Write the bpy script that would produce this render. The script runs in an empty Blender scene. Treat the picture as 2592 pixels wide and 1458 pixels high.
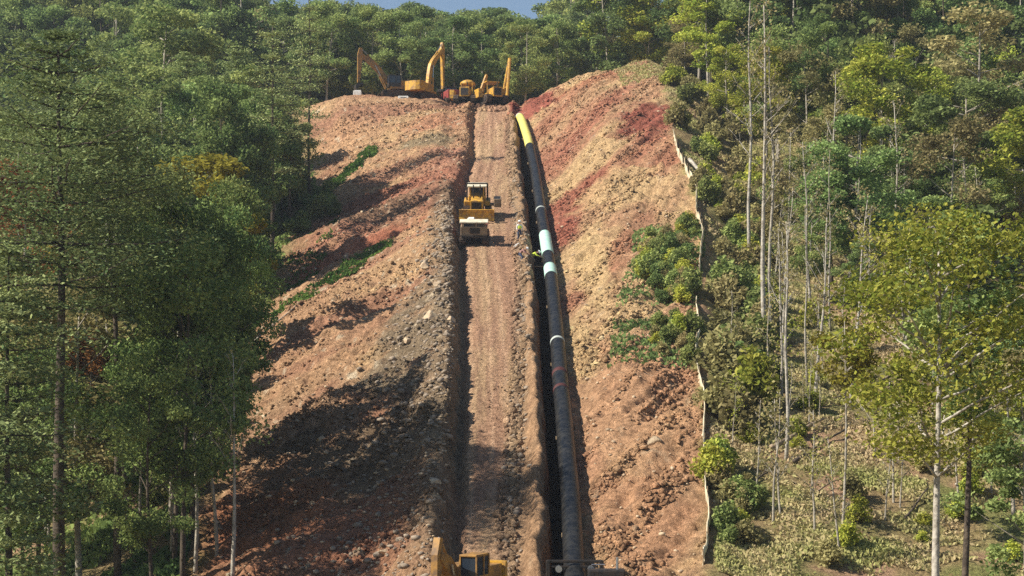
import bpy, bmesh, math, random
import numpy as np
from mathutils import Vector, Matrix, Euler

sc = bpy.context.scene
COL = sc.collection
random.seed(7)
RNG = np.random.default_rng(7)
R = math.radians
PI = math.pi

# ------------------------------------------------------------------ camera, sky, sun, exposure
cam_d = bpy.data.cameras.new('camera')
cam = bpy.data.objects.new('camera', cam_d)
COL.objects.link(cam)
cam.location = (0, 0, 0)
cam.rotation_euler = (R(90), 0, 0)
FPX = 4200.0            # focal length in pixels of a 2592 wide frame
cam_d.sensor_width = 36
cam_d.lens = 36 * FPX / 2592
HZ = 1050.0             # eye level row
cam_d.shift_y = (HZ - 729) / 2592
cam_d.clip_start = 0.5
cam_d.clip_end = 5000
sc.camera = cam

SUN_EL = 41.0
SUN_AZ = -105.0   # clockwise from +Y (view direction); negative = from the left
sd = Vector((math.sin(R(SUN_AZ)) * math.cos(R(SUN_EL)), math.cos(R(SUN_AZ)) * math.cos(R(SUN_EL)), math.sin(R(SUN_EL))))
w = bpy.data.worlds.new('World')
sc.world = w
w.use_nodes = True
nt = w.node_tree
sky = nt.nodes.new('ShaderNodeTexSky')
sky.sky_type = 'NISHITA'
sky.sun_disc = False
sky.sun_elevation = R(SUN_EL)
sky.sun_rotation = R(SUN_AZ)
sky.air_density = 1.0
sky.dust_density = 0.25
sky.ozone_density = 1.5
bg = nt.nodes['Background']
bg.inputs[1].default_value = 0.066
nt.links.new(sky.outputs[0], bg.inputs[0])
sl = bpy.data.lights.new('sun', 'SUN')
sl.energy = 5.0
sl.angle = R(0.5)
sl.color = (1.0, 0.93, 0.82)
so = bpy.data.objects.new('sun', sl)
COL.objects.link(so)
so.rotation_euler = sd.to_track_quat('Z', 'Y').to_euler()
sc.view_settings.view_transform = 'Standard'
sc.view_settings.look = 'None'
sc.view_settings.exposure = 0.76
sc.view_settings.gamma = 1
sc.cycles.use_denoising = False
sc.cycles.max_bounces = 5
sc.cycles.diffuse_bounces = 3
sc.cycles.glossy_bounces = 2
sc.cycles.transmission_bounces = 3
sc.cycles.volume_bounces = 0
sc.cycles.transparent_max_bounces = 6

# ------------------------------------------------------------------ numpy noise
def _hash(ix, iy, seed):
    n = (ix.astype(np.int64) * 374761393 + iy.astype(np.int64) * 668265263 + seed * 2246822519) & 0xFFFFFFFF
    n = ((n ^ (n >> 13)) * 1274126177) & 0xFFFFFFFF
    n = n ^ (n >> 16)
    return (n & 0xFFFFFF) / float(0xFFFFFF)

def vnoise(x, y, seed=0):
    x = np.asarray(x, float); y = np.asarray(y, float)
    ix = np.floor(x); iy = np.floor(y)
    fx = x - ix; fy = y - iy
    fx = fx * fx * (3 - 2 * fx); fy = fy * fy * (3 - 2 * fy)
    a = _hash(ix, iy, seed); b = _hash(ix + 1, iy, seed)
    c = _hash(ix, iy + 1, seed); d = _hash(ix + 1, iy + 1, seed)
    return (a + (b - a) * fx) * (1 - fy) + (c + (d - c) * fx) * fy   # 0..1

def fbm(x, y, seed=0, oct=4, gain=0.5):
    s = 0; a = 1; t = 0
    for k in range(oct):
        s = s + a * (vnoise(x * 2 ** k, y * 2 ** k, seed + k * 17) - 0.5) * 2
        t += a; a *= gain
    return s / t       # -1..1

def sst(a, b, x):
    t = np.clip((x - a) / (b - a), 0, 1)
    return t * t * (3 - 2 * t)

# ------------------------------------------------------------------ terrain from surveyed cross sections
def wx(px, Y): return (px - 1296) * Y / FPX
def wz(py, Y): return (HZ - py) * Y / FPX
# depth: [forest left, dirt left edge, dirt middle, berm foot] [road row] [bank base, bank middle, bank top, drop foot, forest right]
XS = {
 80:  [(0, 1790), (440, 1640), (850, 1500), (1080, 1425), 1435, (1490, 1430), (1640, 1392), (1790, 1398), (1880, 1440), (2592, 1500)],
 90:  [(0, 1560), (500, 1410), (850, 1300), (1095, 1235), 1245, (1480, 1240), (1630, 1200), (1785, 1200), (1870, 1245), (2592, 1300)],
 106: [(0, 1350), (545, 1170), (880, 1060), (1095, 990), 1000, (1460, 995), (1610, 945), (1775, 940), (1880, 1010), (2592, 1070)],
 120: [(0, 1200), (575, 1010), (880, 900), (1090, 835), 842, (1450, 838), (1600, 785), (1765, 772), (1880, 880), (2592, 925)],
 136: [(0, 1080), (600, 880), (880, 765), (1085, 690), 700, (1440, 695), (1590, 630), (1787, 618), (1905, 725), (2592, 790)],
 150: [(0, 1000), (680, 750), (900, 655), (1085, 585), 600, (1425, 592), (1580, 515), (1765, 500), (1890, 585), (2592, 690)],
 170: [(0, 880), (775, 582), (930, 530), (1090, 472), 485, (1405, 478), (1560, 385), (1712, 368), (1860, 450), (2592, 560)],
 190: [(0, 780), (815, 460), (950, 415), (1110, 372), 388, (1390, 380), (1540, 280), (1690, 262), (1850, 340), (2592, 450)],
 210: [(0, 690), (790, 385), (940, 335), (1120, 300), 312, (1360, 300), (1520, 205), (1660, 178), (1830, 255), (2592, 370)],
 225: [(0, 640), (760, 275), (880, 236), (1110, 252), 264, (1330, 252), (1490, 180), (1635, 150), (1820, 225), (2592, 330)],
 236: [(0, 620), (760, 280), (890, 258), (1110, 276), 282, (1330, 278), (1490, 215), (1625, 190), (1810, 245), (2592, 335)],
}
FEAT = []
for Yk, row in XS.items():
    pts = []
    for k, f in enumerate(row):
        if isinstance(f, tuple):
            pts.append((wx(f[0], Yk), wz(f[1], Yk)))
        else:
            pts.append((wx(1150, Yk), wz(f, Yk)))
            pts.append((wx(1320, Yk), wz(f, Yk)))
    # far left / far right
    l0 = pts[0]; r0 = pts[-1]
    pts = [(-190, l0[1] - 10)] + pts + [(190, r0[1] + 14)]
    FEAT.append((Yk, pts))
NF = len(FEAT[0][1])
def flat(Yk, zc, zl=0, zr=0):
    base = FEAT[-1][1] if Yk > 200 else FEAT[0][1]
    return (Yk, [(p[0] * (Yk / 236 if Yk > 200 else 1), zc + (zl if p[0] < -20 else 0) + (zr if p[0] > 25 else 0)) for p in base])
near = [flat(-60, -2.5), flat(6, -1.8), flat(18, -6.5), flat(34, -14.5), flat(48, -17), ]
z60 = (60, [(p[0] * .8, p[1] * 1.0 - 6.6 if 0 < k < NF - 1 else p[1] - 5) for k, p in enumerate(FEAT[0][1])])
far = [flat(262, 43.5, -3, 0), flat(300, 52), flat(345, 62), flat(420, 72), flat(700, 60), flat(1500, 40)]
FEAT = near + [z60] + FEAT + far
YK = np.array([f[0] for f in FEAT], float)
TY = np.arange(-60, 1500, 0.5)
def _tab(idx, comp, sm=9):
    v = np.interp(TY, YK, np.array([f[1][idx][comp] for f in FEAT]))
    k = np.ones(sm) / sm
    vp = np.concatenate([np.full(sm // 2, v[0]), v, np.full(sm // 2, v[-1])])
    vp = np.convolve(vp, k, 'valid')
    vp = np.concatenate([np.full(sm // 2, v[0]), vp, np.full(sm // 2, v[-1])])
    return np.convolve(vp, k, 'valid')
FX = [_tab(i, 0) for i in range(NF)]
FZ = [_tab(i, 1) for i in range(NF)]
def feat(i, Y): return np.interp(Y, TY, FX[i])
# indexes: 0 farL 1 L0 2 DL 3 DM 4 BL 5 roadL 6 roadR 7 BB 8 BM 9 BT 10 DF 11 R 12 farR
def base_h(X, Y):
    xs = np.stack([np.interp(Y, TY, f) for f in FX])
    zs = np.stack([np.interp(Y, TY, f) for f in FZ])
    out = np.where(X <= xs[0], zs[0], zs[-1])
    for k in range(NF - 1):
        m = (X > xs[k]) & (X <= xs[k + 1])
        t = (X - xs[k]) / np.maximum(xs[k + 1] - xs[k], 1e-6)
        # soften kinks
        ts = t * 0.55 + (t * t * (3 - 2 * t)) * 0.45
        out = np.where(m, zs[k] + (zs[k + 1] - zs[k]) * ts, out)
    return out

# depth of a road row (for lines surveyed along the road)
_rowY = np.array([80, 90, 106, 120, 136, 150, 170, 190, 210, 225]); _row = np.array([1435, 1245, 1000, 842, 700, 600, 485, 388, 312, 264])
def YofRow(py): return np.interp(-np.asarray(py, float), -_row, _rowY)
def line(tab):
    tab = sorted(tab, key=lambda t: -t[1])
    ys = [float(YofRow(t[1])) for t in tab]
    xs = [wx(t[0], y) for t, y in zip(tab, ys)]
    if ys[0] > 62: ys = [50.] + ys; xs = [xs[0] * .9] + xs
    return np.array(ys), np.array(xs)
RL = line([(1196, 300), (1194, 400), (1172, 470), (1160, 520), (1166, 700), (1166, 900), (1162, 1100), (1152, 1300), (1145, 1430)])
RRt = line([(1293, 290), (1300, 400), (1308, 500), (1318, 600), (1330, 700), (1326, 900), (1318, 1100), (1302, 1300), (1298, 1430)])
PIPE = line([(1308, 288), (1322, 320), (1337, 370), (1354, 450), (1364, 520), (1373, 580), (1382, 635), (1393, 705), (1403, 800), (1412, 900), (1419, 1000), (1428, 1100), (1436, 1200), (1445, 1300), (1451, 1430)])
def roadL(Y): return np.interp(Y, RL[0], RL[1])
def roadR(Y): return np.interp(Y, RRt[0], RRt[1])
def pipeX(Y): return np.interp(Y, PIPE[0], PIPE[1])

def H(X, Y, detail=True):
    X = np.asarray(X, float); Y = np.asarray(Y, float)
    z = base_h(X, Y)
    if not detail:
        return z
    act = sst(64, 74, Y) * (1 - sst(219, 226, Y))            # where the road corridor exists
    rl = roadL(Y); rr = roadR(Y); pxx = pipeX(Y)
    dl = feat(2, Y); bt = feat(9, Y)
    wob = fbm(X * .9, Y * .9, 5, 3)
    edge = rl + 0.22 * fbm(Y * .7, Y * 0, 3, 3)
    berm = np.clip(1 - np.abs((X - (edge - 0.95)) / 0.95), 0, 1)
    bh = (1.2 + 0.55 * fbm(Y * .25, X * .1, 9, 2)) * (1 - .5 * sst(165, 200, Y))
    bl = np.where(X < edge - .95, np.exp(-((X - (edge - .95)) / 1.7) ** 2), sst(0, .95, edge - X))
    z = z + act * bh * bl
    # a shallow ditch at the berm's foot
    z = z - act * .55 * np.exp(-((X - edge - .15) / .32) ** 2)
    # trench
    tl = np.maximum(rr + .6, pxx - 1.35) + .34 * fbm(Y * .6, Y * 0 + 3, 21, 3); tr = pxx - .12
    inside = sst(0, .3, X - tl) * (1 - sst(-.28, 0, X - tr))
    z = z - act * 2.9 * inside
    # spoil lip left of the trench
    z = z + act * (.55 + .5 * vnoise(Y * .35, Y * 0, 33)) * np.exp(-((X - (tl - .45)) / .45) ** 2) * (1 - inside)
    # bank right of pipe
    z = z + act * .35 * sst(.75, 2.0, X - pxx) * (1 - sst(3, 8, X - pxx))
    # dirt roughness
    dirt = sst(-3, 1, X - dl) * (1 - sst(-1, 2, X - bt)) * sst(60, 72, Y) * (1 - sst(245, 262, Y))
    road = sst(0, .35, X - edge) * (1 - sst(-.5, .1, X - rr)) * act
    left = 1 - sst(-3, 0, X - rl)
    right = sst(1.0, 3.0, X - pxx)
    rough = dirt * (1 - road * .9)
    big = fbm(X / 7, Y / 7, 40, 3) * .55
    clod = fbm(X / .6, Y / .6, 50, 3, .6) * 1.2 + (np.abs(fbm(X / 1.3, Y / 1.3, 53, 3)) - .25) * 1.3
    a = X * .35 - Y * .94          # across the fall lines of the left slope
    b = X * .94 + Y * .35
    strk = fbm(a / .8, b / 7, 60, 3) - .55 * np.abs(fbm(a / 2.2, b / 12, 63, 3))
    a2 = X * .88 - Y * .47; b2 = X * .47 + Y * .88
    strk2 = fbm(a2 / .8, b2 / 6, 70, 3) - .9 * np.clip(.22 - np.abs(fbm(a2 / 2.0, b2 / 12, 73, 3)), 0, 1) * 4
    z = z + rough * (big * (left + right) + clod * (.20 + .10 * left * (Y < 140)) + strk * .46 * left + strk2 * .36 * right)
    # gully / benches of the left slope (old tracks across it)
    for (yy, wd, dp) in ((133, 2.2, -1.0), (141, 2.0, .9), (158, 2.6, -1.2), (167, 2.2, 1.0), (181, 2.5, -.8)):
        cy = yy + (X + 8) * .28
        z = z + left * dirt * dp * np.exp(-((Y - cy) / wd) ** 2) * sst(1.5, 6, rl - X)
    # ruts along the road
    for off in (.9, 1.5, 2.6, 3.1):
        z = z - road * .07 * np.exp(-((X - rl - off - .1 * fbm(Y / 9, Y * 0, 80)) / .13) ** 2)
    z = z + road * (.035 * clod + .05 * fbm((X - rl) / .35, Y / 9, 83, 3) + .02 * np.sin(Y * 14 + 3 * fbm(X, Y / 3, 85, 2)) * (fbm(X / .8, Y / 6, 84, 2) > 0))
    # slumped notches under the bank's upper lip
    for (nx, nyy, ln, dp) in ((-1.6, 163, 2.6, 1.1), (-2.6, 158, 3.2, 1.3), (-3.8, 153.5, 2.4, 1.0), (-1.8, 150.5, 2.8, 1.2), (-4.6, 147.5, 2.2, .8), (-2.0, 171, 2.2, .9), (-2.4, 178, 2.0, .9), (-.9, 101, 1.2, .7), (-1.1, 96, 1.0, .7), (-1.0, 90, 1.1, .6)):
        u = (X - bt - nx) / ln; v = (Y - nyy - (X - bt - nx) * -.55) / .75 + .5 * fbm(X / 1.1, Y / 1.1, 77, 2)
        z = z - dp * np.exp(-u * u) * np.exp(-v * v) * dirt + .5 * dp * np.exp(-u * u) * np.exp(-(v + 1.6) ** 2) * dirt
    # forest floor
    fl = 1 - dirt
    z = z + fl * (fbm(X / 9, Y / 9, 90, 3) * .7 + fbm(X / 1.2, Y / 1.2, 91, 3) * .16) * sst(20, 60, Y)
    return z
def Hs(x, y): return float(H(np.array([x], float), np.array([y], float))[0])
def P(px, py, Y): return Vector((wx(px, Y), Y, wz(py, Y)))
def G(px, Y, dz=0.0):
    x = wx(px, Y); return Vector((x, Y, Hs(x, Y) + dz))

# ------------------------------------------------------------------ materials
def mat(name, color, rough=.8, metal=0, noise=0, nscale=5, c2=None, bump=0, bscale=20, spec=.3):
    m = bpy.data.materials.new(name); m.use_nodes = True
    n = m.node_tree; b = n.nodes['Principled BSDF']
    b.inputs['Roughness'].default_value = rough; b.inputs['Metallic'].default_value = metal
    b.inputs['Specular IOR Level'].default_value = spec
    if c2 is not None or noise:
        c2 = c2 or tuple(c * (1 - noise) for c in color)
        t = n.nodes.new('ShaderNodeTexNoise'); t.inputs['Scale'].default_value = nscale; t.inputs['Detail'].default_value = 6
        t.inputs['Roughness'].default_value = .65
        tc = n.nodes.new('ShaderNodeTexCoord'); n.links.new(tc.outputs['Object'], t.inputs['Vector'])
        r = n.nodes.new('ShaderNodeValToRGB'); r.color_ramp.elements[0].position = .42; r.color_ramp.elements[1].position = .62
        r.color_ramp.elements[0].color = (*color, 1); r.color_ramp.elements[1].color = (*c2, 1)
        n.links.new(t.outputs[0], r.inputs[0]); n.links.new(r.outputs[0], b.inputs['Base Color'])
    else:
        b.inputs['Base Color'].default_value = (*color, 1)
    if bump:
        t2 = n.nodes.new('ShaderNodeTexNoise'); t2.inputs['Scale'].default_value = bscale; t2.inputs['Detail'].default_value = 5
        tc2 = n.nodes.new('ShaderNodeTexCoord'); n.links.new(tc2.outputs['Object'], t2.inputs['Vector'])
        bm_ = n.nodes.new('ShaderNodeBump'); bm_.inputs['Strength'].default_value = bump; bm_.inputs['Distance'].default_value = .1
        n.links.new(t2.outputs[0], bm_.inputs['Height']); n.links.new(bm_.outputs[0], b.inputs['Normal'])
    return m

def soil_mat():
    m = bpy.data.materials.new('soil'); m.use_nodes = True
    n = m.node_tree; b = n.nodes['Principled BSDF']
    b.inputs['Roughness'].default_value = .95; b.inputs['Specular IOR Level'].default_value = .1
    at = n.nodes.new('ShaderNodeAttribute'); at.attribute_name = 'soil'
    tc = n.nodes.new('ShaderNodeTexCoord')
    t = n.nodes.new('ShaderNodeTexNoise'); t.inputs['Scale'].default_value = 3.2; t.inputs['Detail'].default_value = 7; t.inputs['Roughness'].default_value = .75
    n.links.new(tc.outputs['Object'], t.inputs['Vector'])
    r = n.nodes.new('ShaderNodeValToRGB')
    r.color_ramp.elements[0].position = .30; r.color_ramp.elements[0].color = (.42, .38, .34, 1)
    r.color_ramp.elements[1].position = .68; r.color_ramp.elements[1].color = (1.5, 1.48, 1.42, 1)
    n.links.new(t.outputs[0], r.inputs[0])
    mx = n.nodes.new('ShaderNodeMix'); mx.data_type = 'RGBA'; mx.blend_type = 'MULTIPLY'; mx.inputs[0].default_value = 1
    n.links.new(at.outputs['Color'], mx.inputs[6]); n.links.new(r.outputs[0], mx.inputs[7])
    n.links.new(mx.outputs[2], b.inputs['Base Color'])
    t2 = n.nodes.new('ShaderNodeTexNoise'); t2.inputs['Scale'].default_value = 2.6; t2.inputs['Detail'].default_value = 8; t2.inputs['Roughness'].default_value = .72
    n.links.new(tc.outputs['Object'], t2.inputs['Vector'])
    bp = n.nodes.new('ShaderNodeBump'); bp.inputs['Strength'].default_value = 1.0; bp.inputs['Distance'].default_value = .7
    n.links.new(t2.outputs[0], bp.inputs['Height']); n.links.new(bp.outputs[0], b.inputs['Normal'])
    return m

def leaf_mat(name, c, c2, trans=.35):
    m = bpy.data.materials.new(name); m.use_nodes = True
    n = m.node_tree; n.nodes.clear()
    out = n.nodes.new('ShaderNodeOutputMaterial')
    at = n.nodes.new('ShaderNodeAttribute'); at.attribute_name = 'tint'
    oi = n.nodes.new('ShaderNodeObjectInfo')
    mx = n.nodes.new('ShaderNodeMix'); mx.data_type = 'RGBA'
    mx.inputs[6].default_value = (*c, 1); mx.inputs[7].default_value = (*c2, 1)
    n.links.new(at.outputs['Fac'], mx.inputs[0])
    hs = n.nodes.new('ShaderNodeHueSaturation')
    mr = n.nodes.new('ShaderNodeMapRange'); mr.inputs[3].default_value = .487; mr.inputs[4].default_value = .513
    n.links.new(oi.outputs['Random'], mr.inputs[0]); n.links.new(mr.outputs[0], hs.inputs['Hue'])
    wn = n.nodes.new('ShaderNodeTexWhiteNoise'); wn.noise_dimensions = '1D'; n.links.new(oi.outputs['Random'], wn.inputs['W'])
    mr2 = n.nodes.new('ShaderNodeMapRange'); mr2.inputs[3].default_value = .72; mr2.inputs[4].default_value = 1.3
    n.links.new(wn.outputs[0], mr2.inputs[0]); n.links.new(mr2.outputs[0], hs.inputs['Value'])
    n.links.new(mx.outputs[2], hs.inputs['Color'])
    d = n.nodes.new('ShaderNodeBsdfDiffuse'); t = n.nodes.new('ShaderNodeBsdfTranslucent')
    n.links.new(hs.outputs[0], d.inputs[0]); n.links.new(hs.outputs[0], t.inputs[0])
    ms = n.nodes.new('ShaderNodeMixShader'); ms.inputs[0].default_value = trans
    n.links.new(d.outputs[0], ms.inputs[1]); n.links.new(t.outputs[0], ms.inputs[2])
    n.links.new(ms.outputs[0], out.inputs[0])
    return m

M = {
 'soil': soil_mat(),
 'yellow': mat('machine yellow paint', (.62, .34, .035), .5, 0, c2=(.28, .16, .06), nscale=2.6),
 'orange': mat('muddy yellow paint dimmed for shade', (.40, .21, .05), .55, 0, c2=(.17, .10, .05), nscale=1.6),  # machine yellow dimmed for backlit and shaded excavators, plus mud patches
 'cream': mat('cream paint', (.72, .66, .50), .5, 0, c2=(.5, .43, .3), nscale=1.5),
 'tan': mat('dusty tan paint', (.30, .22, .14), .6, 0, c2=(.2, .13, .08), nscale=2),
 'dark': mat('dark steel', (.03, .028, .027), .55, .3, c2=(.06, .045, .035), nscale=3),
 'track': mat('muddy track steel', (.05, .038, .03), .8, .2, c2=(.13, .08, .05), nscale=4),
 'glass': mat('cab glass', (.02, .03, .045), .12, 0, spec=.6),
 'steel': mat('bright steel rod', (.45, .47, .5), .3, .8),
 'red': mat('dusty red paint', (.30, .05, .045), .6, 0, c2=(.18, .05, .04), nscale=3),
 'white': mat('white paint', (.78, .77, .74), .6, 0, c2=(.6, .57, .5), nscale=3),
 'blue': mat('blue grey windscreen', (.10, .14, .20), .25, 0, c2=(.2, .24, .28), nscale=2),
 'pipeblack': mat('black pipe coating', (.008, .009, .011), .38, 0, c2=(.028, .027, .025), nscale=2.4, spec=.12),
 'pipeyellow': mat('yellow pipe coating', (.72, .66, .16), .5, 0, c2=(.6, .5, .14), nscale=1.5),
 'mint': mat('mint joint coating', (.38, .62, .50), .5, 0, c2=(.5, .68, .6), nscale=3),
 'pale': mat('pale joint band', (.42, .46, .42), .6),
 'redmark': mat('red paint mark', (.07, .02, .018), .7),
 'fabric': mat('pale silt fabric', (.70, .62, .44), .9, 0, c2=(.52, .45, .30), nscale=2),
 'wood': mat('weathered stake wood', (.42, .31, .18), .9, 0, c2=(.28, .2, .12), nscale=5),
 'barkgrey': mat('pale grey bark', (.40, .36, .29), .9, 0, c2=(.22, .19, .15), nscale=2.2, bump=.5, bscale=8),
 'barkwhite': mat('whitish bark', (.46, .42, .35), .9, 0, c2=(.22, .19, .15), nscale=2.4, bump=.4, bscale=8),
 'barkdark': mat('dark bark', (.055, .042, .032), .95, 0, c2=(.11, .085, .06), nscale=3, bump=.6, bscale=8),
 'log': mat('fallen log bark', (.36, .27, .18), .9, 0, c2=(.22, .16, .1), nscale=3, bump=.5, bscale=8),
 'rock': mat('broken rock', (.33, .26, .19), .9, 0, c2=(.20, .16, .12), nscale=2.5, bump=.6, bscale=5),
 'rockpale': mat('pale sandstone', (.52, .40, .26), .9, 0, c2=(.36, .26, .17), nscale=2, bump=.6, bscale=4),
 'skin': mat('skin', (.45, .26, .18), .6),
 'hivis': mat('high visibility vest cloth', (.60, .72, .08), .8, 0, c2=(.5, .6, .07), nscale=6),
 'jeans': mat('dark denim', (.05, .07, .12), .9), 'trouser': mat('tan work trousers', (.30, .22, .15), .9),
 'shirt': mat('dusty pink shirt cloth', (.34, .19, .17), .9), 'boot': mat('brown boot leather', (.08, .05, .03), .8),
 'hat': mat('hard hat white', (.80, .80, .78), .35), 'hair': mat('brown hair', (.05, .03, .02), .9),
 'grass': leaf_mat('bright grass', (.06, .13, .03), (.17, .26, .06), .3),
 'litter': leaf_mat('dry undergrowth', (0.504, 0.384, 0.228), (0.36, 0.36, 0.132), .25),
 'Lmid': leaf_mat('mid green leaf', (0.119, 0.175, 0.05), (0.413, 0.45, 0.15)),
 'Ldark': leaf_mat('dark green leaf', (0.082, 0.138, 0.046), (0.324, 0.406, 0.13)),
 'Lpine': leaf_mat('pine needle', (0.113, 0.173, 0.067), (0.39, 0.434, 0.18), .2),
 'Lblue': leaf_mat('cool green leaf', (.10, .155, .05), (.30, .38, .13)),
 'Lyel': leaf_mat('yellow green leaf', (0.184, 0.241, 0.034), (0.552, 0.54, 0.103)),
 'Lauto': leaf_mat('autumn yellow leaf', (0.22, 0.19, 0.03), (0.36, 0.29, 0.05)),
 'Lrust': leaf_mat('rusty leaf', (0.220, 0.088, 0.033), (0.308, 0.165, 0.055)),
 'Lolive': leaf_mat('olive brown leaf', (0.218, 0.196, 0.081), (0.414, 0.356, 0.161)),
}

# ------------------------------------------------------------------ object helpers
def tag(o, label=None, cat=None, group=None, kind=None):
    if label: o['label'] = label
    if cat: o['category'] = cat
    if group: o['group'] = group
    if kind: o['kind'] = kind
    return o
def link(o, parent=None):
    COL.objects.link(o)
    if parent: o.parent = parent
    return o
def empty(name, loc=(0, 0, 0), rz=0, rot=None):
    o = bpy.data.objects.new(name, None)
    o.empty_display_size = .3
    o.location = loc; o.rotation_euler = rot if rot is not None else (0, 0, rz)
    return link(o)
def arr_mesh(name, V, F, m, attr=None, smooth=False, fourcol=None):
    """V (n,3), F (k,3|4) numpy -> mesh"""
    me = bpy.data.meshes.new(name)
    V = np.ascontiguousarray(V, np.float32); F = np.ascontiguousarray(F, np.int32)
    me.vertices.add(len(V)); me.vertices.foreach_set('co', V.ravel())
    k = F.shape[1]
    me.loops.add(F.size); me.loops.foreach_set('vertex_index', F.ravel())
    me.polygons.add(len(F)); me.polygons.foreach_set('loop_start', np.arange(0, F.size, k, dtype=np.int32))
    me.update(calc_edges=True); me.validate()
    if smooth: me.polygons.foreach_set('use_smooth', np.ones(len(me.polygons), bool))
    if attr is not None:
        for an, av in attr.items():
            if av.ndim == 2:
                a = me.attributes.new(an, 'FLOAT_COLOR', 'POINT'); a.data.foreach_set('color', np.ascontiguousarray(av, np.float32).ravel())
            else:
                a = me.attributes.new(an, 'FLOAT', 'POINT'); a.data.foreach_set('value', np.ascontiguousarray(av, np.float32))
    me.materials.append(m)
    return me

class MB:
    """collects shapes into one mesh"""
    def __init__(s): s.bm = bmesh.new()
    def box(s, c, size, rot=None, bev=0.0, taper=None):
        r = bmesh.ops.create_cube(s.bm, size=1)
        vs = r['verts']
        for v in vs:
            v.co = Vector((v.co.x * size[0], v.co.y * size[1], v.co.z * size[2]))
            if taper and v.co.z > 0: v.co.x *= taper[0]; v.co.y *= taper[1]
        if bev:
            es = list({e for v in vs for e in v.link_edges})
            rb = bmesh.ops.bevel(s.bm, geom=es, offset=bev, segments=2, affect='EDGES', profile=.6)
            vs = [v for v in rb['verts']]
            vs = list({v for v in vs} | {v for f in rb['faces'] for v in f.verts})
            seen = set(vs); st = list(vs)
            while st:
                v = st.pop()
                for e in v.link_edges:
                    o = e.other_vert(v)
                    if o not in seen: seen.add(o); st.append(o)
            vs = list(seen)
        mtx = Matrix.Translation(Vector(c)) @ (Euler(rot).to_matrix().to_4x4() if rot else Matrix())
        for v in vs: v.co = mtx @ v.co
        return s
    def tube(s, pts, rad, n=8, cap=True):
        pts = [Vector(p) for p in pts]
        if not hasattr(rad, '__len__'): rad = [rad] * len(pts)
        rings = []
        ref = Vector((0, 0, 1)) if abs((pts[-1] - pts[0]).normalized().z) < .9 else Vector((1, 0, 0))
        for k, p in enumerate(pts):
            d = (pts[min(k + 1, len(pts) - 1)] - pts[max(k - 1, 0)]).normalized()
            u = d.cross(ref).normalized(); v = d.cross(u)
            rings.append([s.bm.verts.new(p + (u * math.cos(a) + v * math.sin(a)) * rad[k]) for a in [2 * PI * i / n for i in range(n)]])
        for a, b in zip(rings, rings[1:]):
            for i in range(n): s.bm.faces.new((a[i], a[(i + 1) % n], b[(i + 1) % n], b[i]))
        if cap:
            s.bm.faces.new(rings[0][::-1]); s.bm.faces.new(rings[-1])
        return s
    def beam(s, pts, wy, hs):
        """box-section beam following pts in the XZ plane, width wy in Y, heights hs"""
        pts = [Vector(p) for p in pts]
        if not hasattr(hs, '__len__'): hs = [hs] * len(pts)
        rings = []
        for k, p in enumerate(pts):
            d = (pts[min(k + 1, len(pts) - 1)] - pts[max(k - 1, 0)]).normalized()
            nrm = Vector((-d.z, 0, d.x)); y = Vector((0, 1, 0))
            h = hs[k] / 2
            rings.append([s.bm.verts.new(p + nrm * a * h + y * b * wy / 2) for a, b in ((1, 1), (1, -1), (-1, -1), (-1, 1))])
        for a, b in zip(rings, rings[1:]):
            for i in range(4): s.bm.faces.new((a[i], a[(i + 1) % 4], b[(i + 1) % 4], b[i]))
        s.bm.faces.new(rings[0][::-1]); s.bm.faces.new(rings[-1])
        return s
    def prism(s, prof, y0, y1, axis='y'):
        def q(p, t): return (p[0], t, p[1]) if axis == 'y' else (t, p[0], p[1])
        a = [s.bm.verts.new(q(p, y0)) for p in prof]; b = [s.bm.verts.new(q(p, y1)) for p in prof]
        n = len(prof)
        s.bm.faces.new(a); s.bm.faces.new(b[::-1])
        for i in range(n): s.bm.faces.new((a[i], b[i], b[(i + 1) % n], a[(i + 1) % n]))
        return s
    def dome(s, c, r, sz=1.0, n=14):
        rr = bmesh.ops.create_icosphere(s.bm, subdivisions=2, radius=r)
        for v in rr['verts']: v.co = Vector((v.co.x, v.co.y, max(v.co.z, -r * .15) * sz)) + Vector(c)
        return s
    def build(s, name, m, parent=None, smooth=False):
        bmesh.ops.recalc_face_normals(s.bm, faces=s.bm.faces[:])
        me = bpy.data.meshes.new(name); s.bm.to_mesh(me); s.bm.free()
        me.materials.append(m)
        if smooth:
            for p in me.polygons: p.use_smooth = True
        return link(bpy.data.objects.new(name, me), parent)

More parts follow.
